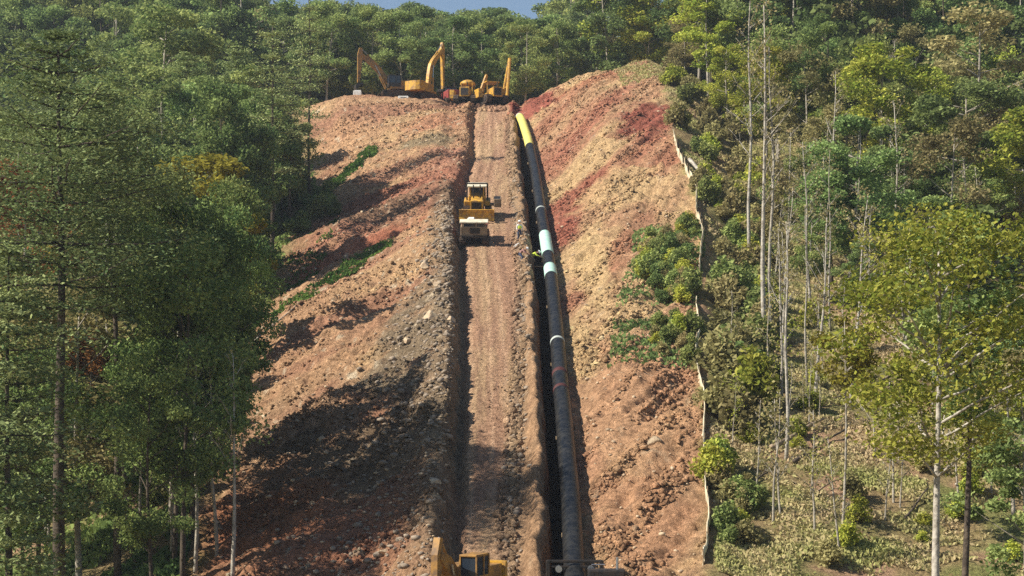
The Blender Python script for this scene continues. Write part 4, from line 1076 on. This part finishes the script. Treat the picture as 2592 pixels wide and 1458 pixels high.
# ------------------------------------------------------------------ pipeline
PY = np.arange(66, 214.2, 1.0)
PXs = pipeX(PY)
PZ = base_h(PXs + .6, PY); PZ = np.convolve(np.pad(PZ, 4, 'edge'), np.ones(9) / 9, 'valid') + .48
PZ = PZ + .05 * fbm(PY / 14, PY * 0, 200, 2)
k_end = sst(212, 217, PY); PZ = PZ + .0 * k_end
def pipe_pt(y): return Vector((float(np.interp(y, PY, PXs)), y, float(np.interp(y, PY, PZ))))
def pipe_seg(name, y0, y1, r, m, parent=None, step=1.0, o=None, n=28):
    ys = list(np.arange(y0, y1, step)) + [y1]; mb = MB(); o = o or Vector((0, 0, 0))
    mb.tube([pipe_pt(y) - o for y in ys], r, n)
    ob = mb.build(name, m, parent, True)
    return ob
po = pipe_pt(66)
pipe = pipe_seg('pipeline', 66, 190.5, .51, M['pipeblack'], o=po); pipe.location = po
tag(pipe, 'long black welded pipeline running up the hill beside its trench', 'pipeline')
pipe_seg('yellow_section', 190.5, 211.8, .513, M['pipeyellow'], pipe, o=po)
pipe_seg('end_cap', 211.8, 212.3, .54, M['pale'], pipe, o=po)
for (a, b) in ((140.5, 147.6), (133.4, 136.3)): pipe_seg('joint_coating', a, b, .522, M['mint'], pipe, .5, o=po)
for a in (157.2, 115.2): pipe_seg('weld_band', a, a + .4, .519, M['pale'], pipe, .3, o=po)
for (a, b) in ((107.8, 108.5), (104.6, 105.1)): pipe_seg('red_mark', a, b, .516, M['redmark'], pipe, .4, o=po, n=24)
pipe_seg('yellow_collar', 72.0, 74.8, .55, M['pipeyellow'], pipe, o=po)
# timber skids under the pipe
for k, y in enumerate(np.arange(84, 209, 14.3)):
    p = pipe_pt(y); hh = p.z - .51 - Hs(p.x, y)
    o = MB().box((.1, 0, -.1), (1.25, .28, .22), bev=.02).box((.1, .34, -.12), (1.2, .24, .2), bev=.02).build('timber_skid', M['wood'])
    o.location = (p.x, y, p.z - .51)
    tag(o, 'timber skid wedged under the black pipeline', 'timber', 'timber skids under the pipeline')
#PART3#
# ------------------------------------------------------------------ machines
def slope_frame(loc, yaw):
    """rotation that stands a machine on the ground under it"""
    x, y = loc[0], loc[1]; e = 2.0
    z = lambda a, b: float(base_h(np.array([a]), np.array([b]))[0])
    dx = (z(x + 1.2, y) - z(x - 1.2, y)) / 2.4; dy = (z(x, y + e) - z(x, y - e)) / (2 * e)
    nrm = Vector((-dx, -dy, 1)).normalized()
    f = Vector((math.cos(yaw), math.sin(yaw), 0)); f = (f - nrm * f.dot(nrm)).normalized(); l = nrm.cross(f)
    return Matrix((f, l, nrm)).transposed().to_euler()
def tracks(root, L, gauge, h, wdt, groups=None):
    for s in (-1, 1):
        mb = MB(); r = h / 2; prof = []
        for k in range(9): a = PI / 2 + PI * k / 8; prof.append((-L / 2 + r + math.cos(a) * r, r + math.sin(a) * r))
        for k in range(9): a = -PI / 2 + PI * k / 8; prof.append((L / 2 - r + math.cos(a) * r, r + math.sin(a) * r))
        mb.prism(prof, s * gauge / 2 - wdt / 2, s * gauge / 2 + wdt / 2)
        # grouser plates
        npl = int(L / .22)
        for k in range(npl):
            xx = -L / 2 + r + (L - 2 * r) * k / (npl - 1)
            mb.box((xx, s * gauge / 2, h + .02), (.06, wdt * 1.02, .05)); mb.box((xx, s * gauge / 2, -.0), (.06, wdt * 1.02, .05))
        for e in (-1, 1):
            for k in range(5):
                a = (-60 + 30 * k) * PI / 180; mb.box((e * (L / 2 - r + math.cos(a) * (r + .02)), s * gauge / 2, r + math.sin(a) * (r + .02)), (.06, wdt * 1.02, .07), rot=(0, -a * e, 0))
        t = mb.build('track', M['track'], root)
        wb = MB()
        for e in (-1, 1): wb.tube([(e * (L / 2 - r), s * (gauge / 2 + wdt / 2 + .02), r), (e * (L / 2 - r), s * (gauge / 2 + wdt / 2 + .07), r)], r * .55, 12)
        for k in range(5): 
            xx = -L / 2 + r + (L - 2 * r) * (k + .5) / 5; wb.tube([(xx, s * (gauge / 2 + wdt / 2 + .01), r * .45), (xx, s * (gauge / 2 + wdt / 2 + .05), r * .45)], r * .3, 10)
        wb.build('wheels', M['dark'], t)
def excavator(loc, yaw, label, boom, stick_end, paint='yellow', cabm='yellow', bucket_rot=0, group='machines on the hill', flat=True, tiltbucket=0):
    root = empty('excavator', loc); root.rotation_euler = (0, 0, yaw) if flat else slope_frame(loc, yaw)
    tag(root, label, 'excavator', group)
    P_ = M[paint]
    tracks(root, 4.6, 2.6, .95, .6)
    MB().box((0, 0, .75), (2.4, 1.5, .5), bev=.06).tube([(0, 0, .9), (0, 0, 1.2)], .65, 16).build('undercarriage', M['dark'], root)
    MB().box((-.9, 0, 1.35), (3.9, 2.7, .3), bev=.04).box((-1.1, -.75, 1.95), (2.9, 1.15, .95), bev=.08).box((-1.4, .45, 1.95), (2.2, 1.5, .95), bev=.08).box((-1.6, 0, 2.48), (1.5, 1.1, .18), bev=.05).build('body', P_, root)
    prof = [(-2.55, -1.35), (-2.55, 1.35), (-3.0, 1.3), (-3.25, .8), (-3.32, 0), (-3.25, -.8), (-3.0, -1.3)]
    cw = MB(); a = [cw.bm.verts.new((p[0], p[1], 1.25)) for p in prof]; b = [cw.bm.verts.new((p[0] * (1.0 if abs(p[0]) < 2.6 else .985), p[1], 2.5)) for p in prof]
    cw.bm.faces.new(a); cw.bm.faces.new(b)
    for i in range(len(prof)): cw.bm.faces.new((a[i], a[(i + 1) % len(prof)], b[(i + 1) % len(prof)], b[i]))
    cw.build('counterweight', M['yellow'] if paint == 'orange' else P_, root)
    MB().tube([(-1.9, -.7, 2.4), (-1.9, -.7, 3.1)], .07, 8).build('exhaust', M['dark'], root)
    cab = MB().box((.45, .85, 3.08), (1.75, .98, .12), bev=.04).box((.45, .85, 1.75), (1.75, .96, .6), bev=.05)
    for xx, yy in ((-.38, .4), (-.38, 1.3), (1.26, .4), (1.26, 1.3), (.3, 1.3)): cab.box((xx, yy, 2.5), (.09, .07, 1.1))
    cb = cab.build('cab', M[cabm], root)
    MB().box((.45, .85, 2.52), (1.6, .86, .98)).build('window', M['glass'], cb)
    # handrail
    MB().tube([(-.2, -1.3, 2.4), (-.2, -1.3, 2.9), (-1.8, -1.3, 2.9), (-1.8, -1.3, 2.4)], .025, 6).build('handrail', M['dark'], root)
    foot = Vector((.55, -.15, 1.8)); bp = [foot] + [Vector((p[0], -.15, p[1])) for p in boom]
    hs = [.55] + [.85 if k < len(boom) - 1 else .45 for k in range(len(boom))]
    # smooth the bend
    dense = []; dh = []
    for k in range(len(bp) - 1):
        for q in range(5):
            t = q / 5; dense.append(bp[k].lerp(bp[k + 1], t)); dh.append(hs[k] + (hs[k + 1] - hs[k]) * t)
    dense.append(bp[-1]); dh.append(hs[-1])
    for _ in range(3): dense = [dense[0]] + [(dense[i - 1] + dense[i] * 2 + dense[i + 1]) / 4 for i in range(1, len(dense) - 1)] + [dense[-1]]
    bm_o = MB().beam(dense, .48, dh).build('boom', P_, root)
    mid = dense[len(dense) // 2]
    for s in (-.36, .36):
        a0 = Vector((1.35, -.15 + s, 1.45)); b0 = mid + Vector((0, s, 0)); m0 = a0.lerp(b0, .55)
        c = MB().tube([a0, m0], .11, 10).build('boom_cylinder', P_, root)
        MB().tube([m0, b0], .06, 8).build('rod', M['steel'], c)
    tip = bp[-1]; se = Vector((stick_end[0], -.15, stick_end[1])); d = (se - tip).normalized(); back = tip - d * .9
    stk = MB().beam([back, tip, tip.lerp(se, .5), se], .36, [.35, .75, .5, .32]).build('stick', P_, root)
    up = Vector((-d.z, 0, d.x)); up = up if up.z > 0 else -up
    if up.x * (1 if se.x > 0 else -1) < 0 and abs(up.z) < .5: up = -up
    a0 = mid + Vector((0, 0, .5)); b0 = back
    c = MB().tube([a0, a0.lerp(b0, .55)], .10, 10).build('stick_cylinder', P_, root); MB().tube([a0.lerp(b0, .55), b0], .055, 8).build('rod', M['steel'], c)
    # bucket: curved shell with teeth
    bk = MB(); prof = []
    for k in range(8):
        a = R(-20 + 25 * k); prof.append((math.cos(a) * .62, math.sin(a) * .62))
    rot = Matrix.Rotation(R(bucket_rot), 3, 'Y')
    pr = [rot @ Vector((p[0], 0, p[1])) for p in prof]
    bk.prism([(se.x + p.x - .1, se.z + p.z - .65) for p in pr], -.15 - .65, -.15 + .65)
    for k in range(5):
        e = pr[-1]; bk.box((se.x + e.x - .1, -.15 - .55 + k * .275, se.z + e.z - .75), (.09, .1, .3), taper=(.5, .5))
    bk.build('bucket', M['dark'], root)
    return root
# crest machines: base depth / row
def crest(px, Y, dz=0): 
    x = wx(px, Y); return (x, Y, float(base_h(np.array([x]), np.array([Y]))[0]) + dz)
excavator(crest(1002, 229.5, .15), R(198), 'excavator with dark cab and boom bent down to the left, leftmost machine on the crest', [(3.0, 4.6), (5.0, 5.9)], (5.25, 2.0), 'orange', 'dark', bucket_rot=20)
excavator(crest(1074, 230.5, .15), R(58), 'yellow excavator on the crest with its arm raised highest in a narrow peak', [(1.3, 5.5), (4.2, 8.2)], (4.3, 2.6), 'yellow', 'yellow', bucket_rot=20)

def pipelayer(loc, yaw, label, boom_top, cab='canopy', group='machines on the hill', boomtilt=0, legs=((-.55, 1.75), (.55, 1.75)), flat=True):
    root = empty('pipelayer', loc); root.rotation_euler = (0, 0, yaw) if flat else slope_frame(loc, yaw)
    tag(root, label, 'pipelayer', group)
    tracks(root, 4.2, 2.4, 1.15, .7)
    MB().box((.9, 0, 1.65), (2.1, 1.15, 1.0), bev=.1).box((2.0, 0, 1.5), (.25, 1.35, 1.3), bev=.06).box((-.9, 0, 1.35), (1.9, 1.5, .7), bev=.07).build('hood', M['yellow'], root)
    MB().box((2.15, 0, 1.5), (.06, 1.0, .95)).build('grille', M['dark'], root)
    MB().box((-.2, 0, .85), (3.0, 1.5, .6), bev=.05).build('chassis', M['dark'], root)
    MB().tube([(1.2, .25, 2.1), (1.2, .25, 2.95)], .07, 8).build('exhaust', M['dark'], root)
    MB().box((-.6, 0, 2.0), (.6, .6, .7), bev=.08).box((-.95, 0, 2.35), (.15, .6, .8), bev=.05).build('seat', M['dark'], root)
    for xx, yy in ((-1.5, -.75), (-1.5, .75), (.1, -.75), (.1, .75)): MB().tube([(xx, yy, 1.5), (xx * .97, yy, 3.1)], .06, 6).build('canopy_post', M['yellow'], root)
    if cab == 'dome': MB().dome((-.7, 0, 2.95), 1.1, .62).build('canopy', M['yellow'], root, True)
    else: MB().box((-.7, 0, 3.15), (2.1, 1.9, .14), bev=.05).build('canopy', M['white'] if cab == 'white' else M['yellow'], root)
    # counterweight on the right side
    MB().box((-.1, -1.95, 1.45), (1.7, .65, 1.2), bev=.08).box((-.1, -1.4, 1.2), (.5, .6, .25)).build('counterweight', M['yellow'], root)
    t = Vector(boom_top); bo = MB()
    for e in (-.75, .95): bo.tube([(e, 1.75, .9), t + Vector((math.copysign(.12, e), 0, 0))], [.22, .2], 8)
    for k in (.3, .55, .78):
        a = Vector((-.75, 1.75, .9)).lerp(t, k); b = Vector((.95, 1.75, .9)).lerp(t, k); bo.tube([a, b], .1, 6)
    bo.box(t, (.5, .3, .4), bev=.04)
    bo.build('boom', M['yellow'], root)
    w_ = MB().tube([(-.4, 0.2, 2.0), t], .02, 5).tube([t, t - Vector((0, 0, 2.4))], .02, 5).build('cable', M['dark'], root)
    MB().box(t - Vector((0, 0, 2.5)), (.3, .22, .45), bev=.04).tube([t - Vector((0, 0, 2.7)), t - Vector((.1, 0, 3.0)), t - Vector((-.12, 0, 3.05))], .05, 6).build('hook_block', M['dark'], root)
    return root
pipelayer(crest(1182, 226.5, .05), R(-98), 'yellow pipelayer with rounded canopy and short boom in the middle of the crest', (.2, 2.7, 3.9), 'dome')
pipelayer(crest(1246, 224.8, .05), R(-68), 'yellow pipelayer at the right end of the crest with tall A-frame boom', (.1, 2.5, 6.4), 'flat')

def tractor_dark(loc, yaw, label):
    root = empty('crawler_tractor', loc, yaw); tag(root, label, 'tractor', 'machines on the hill')
    tracks(root, 3.6, 2.0, .95, .5)
    MB().box((0, 0, 1.5), (3.2, 1.9, 1.3), bev=.08).build('body', M['red'], root)
    cb = MB().box((-.6, 0, 2.75), (1.5, 1.6, .12), bev=.03)
    for xx, yy in ((-1.25, -.7), (-1.25, .7), (.05, -.7), (.05, .7)): cb.box((xx, yy, 2.4), (.08, .08, .7))
    c = cb.build('cab', M['dark'], root); MB().box((-.6, 0, 2.35), (1.2, 1.35, .6)).build('window', M['glass'], c)
    MB().tube([(1.0, .4, 2.1), (1.0, .4, 2.8)], .06, 8).build('exhaust', M['dark'], root)
    return root
tractor_dark(crest(1142, 231.0, .1), R(-70), 'dark reddish crawler tractor between the raised excavator and the pipelayers')
MB_ = MB().box((0, 0, .3), (1.9, .9, .6), bev=.05).box((0, 0, .65), (1.7, .7, .12), bev=.03)
o = MB_.build('tool_box', M['white']); o.scale = (.75, .75, .6); o.location = crest(1021, 224.5, .0); tag(o, 'low white box on the dirt in front of the crest machines', 'box')
MB().tube([(-.5, -.48, .35), (.5, -.48, .35)], .03, 6).build('handle', M['dark'], o)
o = MB().box((0, 0, .4), (1.5, 1.0, .8), bev=.07).box((0, 0, .85), (1.3, .8, .14), bev=.04).build('fuel_tank', M['white']); o.scale = (.75, .75, .8); o.location = crest(905, 227.5, .0)
tag(o, 'white tank standing by the bucket of the left crest excavator', 'tank'); MB().tube([(0, 0, .9), (0, 0, 1.05)], .15, 10).build('cap', M['dark'], o)

# bulldozer halfway up the road
def dozer(loc, yaw):
    root = empty('bulldozer', loc); root.rotation_euler = slope_frame(loc, yaw)
    tag(root, 'yellow bulldozer with cab and roll frame parked halfway up the roadway', 'bulldozer')
    tracks(root, 3.6, 2.05, 1.0, .55)
    MB().box((1.0, 0, 1.45), (1.9, 1.1, .95), bev=.1).box((1.95, 0, 1.35), (.25, 1.25, 1.1), bev=.05).box((-.9, 0, 1.2), (1.9, 2.5, .5), bev=.06).box((-1.7, 0, 1.55), (.5, 1.6, .7), bev=.08).build('hood', M['yellow'], root)
    MB().box((2.1, 0, 1.35), (.05, .9, .8)).build('grille', M['dark'], root)
    MB().box((0, 0, .8), (3, 1.3, .55)).build('chassis', M['dark'], root)
    cb = MB().box((-.6, 0, 1.75), (1.6, 1.6, .5), bev=.05)
    for xx, yy in ((-1.3, -.72), (-1.3, .72), (.12, -.62), (.12, .62)): cb.box((xx, yy, 2.3), (.1, .1, 1.0))
    c = cb.build('cab', M['yellow'], root); MB().box((-.6, 0, 2.35), (1.42, 1.4, .75)).build('window', M['glass'], c)
    MB().box((-.6, 0, 2.9), (1.9, 1.85, .14), bev=.04).build('roof', M['cream'], root)
    rp = MB()
    for yy in (-.98, .98): rp.tube([(-.7, yy, 1.4), (-.7, yy, 3.05)], .08, 8)
    rp.tube([(-.7, -.98, 3.02), (-.7, .98, 3.02)], .08, 8).build('roll_frame', M['dark'], root)
    for yy in (-.35, .35): MB().tube([(.9, yy * .9, 1.9), (.9, yy * .9, 3.2)], .055, 8).build('exhaust', M['dark'], root)
    bl = MB(); prof = [(2.75, .15), (2.6, .5), (2.62, .9), (2.8, 1.25), (2.87, 1.22), (2.72, .88), (2.7, .5), (2.84, .15)]
    bl.prism(prof, -1.65, 1.65); bl.build('blade', M['yellow'], root)
    for yy in (-1.4, 1.4): MB().beam([(-.5, yy, .5), (2.65, yy, .45)], .16, .22).build('push_arm', M['yellow'], root)
    MB().box((-.3, 1.95, 1.35), (1.5, .7, .8), bev=.06).box((-.3, 1.5, 1.1), (.5, .5, .2)).build('side_counterweight', M['tan'], root)
    return root
dzY = 158.3
xx = wx(1208, dzY); dozer((xx, dzY, float(base_h(np.array([xx]), np.array([dzY]))[0]) + .05), R(-90))

def carrier(loc, yaw):
    root = empty('tracked_carrier', loc); root.rotation_euler = slope_frame(loc, yaw)
    tag(root, 'cream topped tracked carrier with red load deck just below the bulldozer', 'carrier')
    tracks(root, 4.2, 2.0, .85, .55)
    MB().box((0, 0, .95), (4.3, 2.2, .25), bev=.04).build('chassis', M['dark'], root)
    MB().box((1.45, 0, 1.55), (1.1, 2.35, 1.0), bev=.06).build('body', M['tan'], root)
    cb = MB()
    for xx, yy in ((.95, -1.0), (.95, 1.0), (1.95, -1.0), (1.95, 1.0), (1.95, .2)): cb.box((xx, yy, 2.2), (.09, .09, .5))
    c = cb.build('cab', M['tan'], root); MB().box((1.45, 0, 2.15), (.85, 1.85, .42)).build('window', M['glass'], c)
    MB().box((1.45, 0, 2.5), (1.35, 2.5, .16), bev=.05).build('roof', M['cream'], root)
    MB().box((2.03, .1, 1.6), (.05, .85, .6)).build('grille', M['dark'], root)
    MB().box((-.8, 0, 1.2), (3.0, 2.3, .22), bev=.03).box((-2.25, 0, 1.5), (.12, 2.3, .5)).box((-.8, 1.12, 1.45), (3.0, .1, .4)).box((-.8, -1.12, 1.45), (3.0, .1, .4)).build('load_deck', M['red'], root)
    return root
cY = 148.4; xx = wx(1201, cY); cr = carrier((xx, cY, float(base_h(np.array([xx]), np.array([cY]))[0]) + .05), R(-90))
cr.scale = (.95, 1, .82)
crm = Matrix.Translation(cr.location) @ cr.rotation_euler.to_matrix().to_4x4() @ Matrix.Diagonal((.95, 1, .82, 1))
def on_carrier(v): return crm @ Vector(v)
for (dx, dy, m, lb, nm) in ((-.2, .5, 'red', 'red welding set loaded on the carrier deck', 'welding_set'), (-1.1, -.3, 'white', 'pale crate loaded on the carrier deck behind the welding set', 'crate')):
    o = MB().box((0, 0, .35), (.9, .7, .65), bev=.06).box((0, 0, .72), (.7, .5, .1), bev=.02).build(nm, M[m]); o.location = on_carrier((dx, dy, 1.31)); o.rotation_euler = cr.rotation_euler
    tag(o, lb, 'crate' if nm == 'crate' else 'welding set'); MB().tube([(-.3, -.36, .4), (.3, -.36, .4)], .03, 6).build('handle', M['dark'], o)

# excavator at the foot of the picture: only its top reaches into the frame
eY = 74.5; xx = wx(1172, eY)
_be = excavator((xx, eY, wz(1400, eY) - 3.1 * .86), R(-112), 'dusty yellow excavator at the very bottom, cut off by the frame', [(1.9, 2.7), (2.9, 3.2)], (3.2, 1.2), 'orange', 'orange', bucket_rot=0, group='machines at the bottom'); _be.scale = (.86, .86, .86)
# dark pipe gantry around the pipe at the bottom
gp = pipe_pt(77.6)
root = empty('pipe_gantry', (gp.x, gp.y, gp.z - .62)); tag(root, 'black steel gantry straddling the pipe at the bottom edge', 'pipe gantry')
MB().box((0, 0, 1.3), (2.6, .16, .14), bev=.03).box((0, 0, 1.05), (2.2, .14, .1), bev=.02).build('crossbeam', M['dark'], root)
for s in (-1, 1):
    pz = Hs(gp.x + s * 1.25, gp.y) - root.location.z
    MB().box((s * 1.25, 0, (1.35 + pz) / 2), (.2, .2, 1.35 - pz), bev=.03).box((s * 1.25, 0, pz + .08), (.5, .6, .12)).build('post', M['dark'], root)
    MB().tube([(s * .75, -.2, .95), (s * .75, .2, .95)], .16, 12).build('roller', M['steel'], root)
# dark block added where only a cast shadow lies on the dirt
lY = 76.3; xx = wx(1535, lY)
sl_ = empty('shadow_block', (xx, lY, Hs(xx, lY) - .02)); tag(sl_, 'dark block added in place of a cast shadow right of the pipe, bottom edge', 'shadow_block')
MB().box((0, 0, .2), (1.9, 1.1, .16), bev=.02).box((0, 0, .75), (1.7, .95, .9), bev=.08).build('shadow_block_body', M['dark'], sl_)
MB().tube([(.5, 0, 1.2), (.5, 0, 1.75)], .06, 8).build('exhaust', M['steel'], sl_)
MB().tube([(-.7, -.45, 1.15), (-.7, -.45, 1.45), (-.1, -.45, 1.45), (-.1, -.45, 1.15)], .03, 6).build('lifting_bar', M['steel'], sl_)

# ------------------------------------------------------------------ people
def skinned(name, chains, m, parent, lev=2):
    """chains: list of joint lists [(co, radius)], sharing joints by equal co; root first"""
    vs = []; rs = []; es = []; idx_ = {}
    for ch in chains:
        prev = None
        for co, r in ch:
            key = tuple(round(c, 4) for c in co)
            if key not in idx_: idx_[key] = len(vs); vs.append(co); rs.append(r)
            k = idx_[key]
            if prev is not None and prev != k: es.append((prev, k))
            prev = k
    me = bpy.data.meshes.new(name); me.from_pydata(vs, es, []); me.materials.append(m)
    o = link(bpy.data.objects.new(name, me), parent)
    md = o.modifiers.new('skin', 'SKIN'); md.use_smooth_shade = True
    for k, r in enumerate(rs):
        sv = me.skin_vertices[0].data[k]; sv.radius = (r, r) if not isinstance(r, tuple) else r
        sv.use_root = (k == 0)
    sb = o.modifiers.new('sub', 'SUBSURF'); sb.levels = 1; sb.render_levels = lev
    return o
def person(loc, yaw, label, J, shirt, trousers, vest=None, hat=True, group='pipeline workers'):
    root = empty('person', loc, yaw); tag(root, label, 'person', group)
    V3 = lambda k: tuple(J[k])
    pel, sp, ch, nk, hd = (V3(k) for k in ('pel', 'sp', 'ch', 'nk', 'hd'))
    chains = [[(pel, .13), (sp, .115), (ch, .135), (nk, .055), (hd, .098)]]
    hv = Vector(hd) + (Vector(hd) - Vector(nk)).normalized() * .09
    chains[0].append((tuple(hv), .075))
    nose = Vector(hd) + Vector(J.get('face', (0, -1, 0))) * .115
    chains.append([(hd, .098), (tuple(nose), .018)])
    for s in 'LR':
        chains.append([(ch, .135), (V3('sh' + s), .062), (V3('el' + s), .043), (V3('wr' + s), .028), (V3('ha' + s), .036)])
        ha = Vector(V3('ha' + s)); wr = Vector(V3('wr' + s)); d = (ha - wr).normalized(); side = d.cross(Vector((0, 0, 1)))
        side = side.normalized() if side.length > .1 else Vector((1, 0, 0)); curl = side.cross(d)
        for q, ln in ((-1.5, .06), (-.5, .08), (.5, .085), (1.5, .07)):
            a = ha + side * q * .018 + d * .03; chains.append([(tuple(ha), .036), (tuple(a), .011), (tuple(a + d * ln * .6), .009), (tuple(a + d * ln + curl * .025), .008)])
        a = ha + side * .04; chains.append([(tuple(ha), .036), (tuple(a), .012), (tuple(a + d * .04 + side * .015), .009)])
        chains.append([(pel, .13), (V3('hp' + s), .088), (V3('kn' + s), .058), (V3('an' + s), .040), (V3('to' + s), .038)])
    skinned('body', chains, M['skin'], root)
    # clothes follow the same joints, a little wider
    lerp = lambda a, b, t: tuple(Vector(a).lerp(Vector(b), t))
    tr = [[(pel, .155), (lerp(pel, sp, .5), .145)]]
    for s in 'LR': tr.append([(pel, .155), (V3('hp' + s), .105), (V3('kn' + s), .078), (lerp(V3('kn' + s), V3('an' + s), .9), .062)])
    skinned('trousers', tr, M[trousers], root)
    shc = [[(lerp(pel, sp, .35), .15), (sp, .140), (ch, .155), (lerp(ch, nk, .6), .085)]]
    for s in 'LR': shc.append([(ch, .155), (V3('sh' + s), .080), (V3('el' + s), .058), (lerp(V3('el' + s), V3('wr' + s), .85), .042)])
    skinned('shirt', shc, M[shirt], root)
    if vest:
        vc = [[(lerp(pel, sp, .4), .165), (sp, .158), (ch, .175), (lerp(ch, nk, .45), .11)]]
        for s in 'LR': vc.append([(ch, .175), (lerp(ch, V3('sh' + s), .9), .092)])
        skinned('vest', vc, M[vest], root)
    for s in 'LR': skinned('boot', [[(lerp(V3('kn' + s), V3('an' + s), .8), .055), (V3('an' + s), .056), (V3('to' + s), .05)]], M['boot'], root, 1)
    hair = MB().dome((0, 0, 0), .105, 1.0).build('hair', M['hair'], root, True); hair.location = Vector(hd) + Vector((0, .01, .03))
    if hat:
        ax = (Vector(hd) - Vector(nk)).normalized()
        hh = MB().dome((0, 0, 0), .145, .95).tube([(0, 0, -.01), (0, 0, .012)], [.175, .165], 18).build('hard_hat', M['hat'], root, True)
        hh.location = Vector(hd) + ax * .065; hh.rotation_euler = ax.to_track_quat('Z', 'Y').to_euler()
    return root
stand = dict(pel=(0, 0, .95), sp=(0, 0, 1.15), ch=(0, .01, 1.36), nk=(0, 0, 1.52), hd=(0, -.015, 1.66),
  shL=(-.19, .01, 1.42), elL=(-.25, .03, 1.13), wrL=(-.24, -.12, .93), haL=(-.235, -.16, .87), shR=(.19, .01, 1.42), elR=(.26, .02, 1.13), wrR=(.27, -.04, .87), haR=(.27, -.055, .80),
  hpL=(-.10, 0, .90), knL=(-.12, -.02, .50), anL=(-.14, .02, .09), toL=(-.16, -.15, .05), hpR=(.10, 0, .90), knR=(.13, -.03, .50), anR=(.15, .02, .09), toR=(.17, -.15, .05))
bend = dict(pel=(0, .25, .82), sp=(0, .12, .98), ch=(0, -.08, 1.10), nk=(0, -.24, 1.16), hd=(0, -.37, 1.20), face=(0, -.7, -.7),
  shL=(-.19, -.10, 1.10), elL=(-.24, -.28, .88), wrL=(-.16, -.50, .84), haL=(-.13, -.57, .83), shR=(.19, -.10, 1.10), elR=(.24, -.28, .88), wrR=(.14, -.50, .80), haR=(.11, -.56, .78),
  hpL=(-.10, .22, .80), knL=(-.14, -.05, .48), anL=(-.16, .16, .09), toL=(-.17, .0, .05), hpR=(.10, .22, .80), knR=(.14, -.02, .46), anR=(.17, .22, .09), toR=(.19, .06, .05))
def put(px, Y, dz=0): x = wx(px, Y); return (x, Y, Hs(x, Y) + dz)
person(put(1315, 147.5), R(20), 'worker in a yellow vest and white hard hat standing upright left of the trench', stand, 'white', 'jeans', 'hivis')
pp = pipe_pt(141.2)
person((pp.x - 1.15, 141.0, max(Hs(pp.x - 1.15, 141.0), pp.z - 1.1)), R(80), 'worker in a bright yellow vest bending over the mint coated pipe joint', bend, 'hivis', 'trouser', 'hivis')
person((pp.x - 2.15, 139.2, Hs(pp.x - 2.15, 139.2)), R(70), 'worker in dark clothes and white hard hat stooping at the trench edge', bend, 'shirt', 'jeans', None)
# plank path / ground bridge they work from
o = MB().box((0, 0, 0), (2.2, .5, .08), bev=.01).box((0, .55, .01), (2.1, .45, .08), bev=.01).build('plank_bridge', M['wood']); o.location = (pp.x - 1.35, 140.8, max(Hs(pp.x - 1.15, 141.0), pp.z - 1.1) - .06); tag(o, 'wooden plank bridge laid across the trench at the mint joint', 'plank bridge')
# ------------------------------------------------------------------ air
hz = MB().box((0, 250, 60), (560, 760, 240)).build('haze', bpy.data.materials.new('haze')); tag(hz, 'thin bluish haze over the hillside', kind='stuff')
hm = hz.data.materials[0]; hm.use_nodes = True; hn = hm.node_tree; hn.nodes.clear()
ho = hn.nodes.new('ShaderNodeOutputMaterial'); pv = hn.nodes.new('ShaderNodeVolumePrincipled')
pv.inputs['Color'].default_value = (.78, .88, 1, 1); pv.inputs['Density'].default_value = .0002; pv.inputs['Anisotropy'].default_value = .2
hn.links.new(pv.outputs[0], ho.inputs['Volume'])
hz.display_type = 'BOUNDS'
print('objects', len(bpy.data.objects))
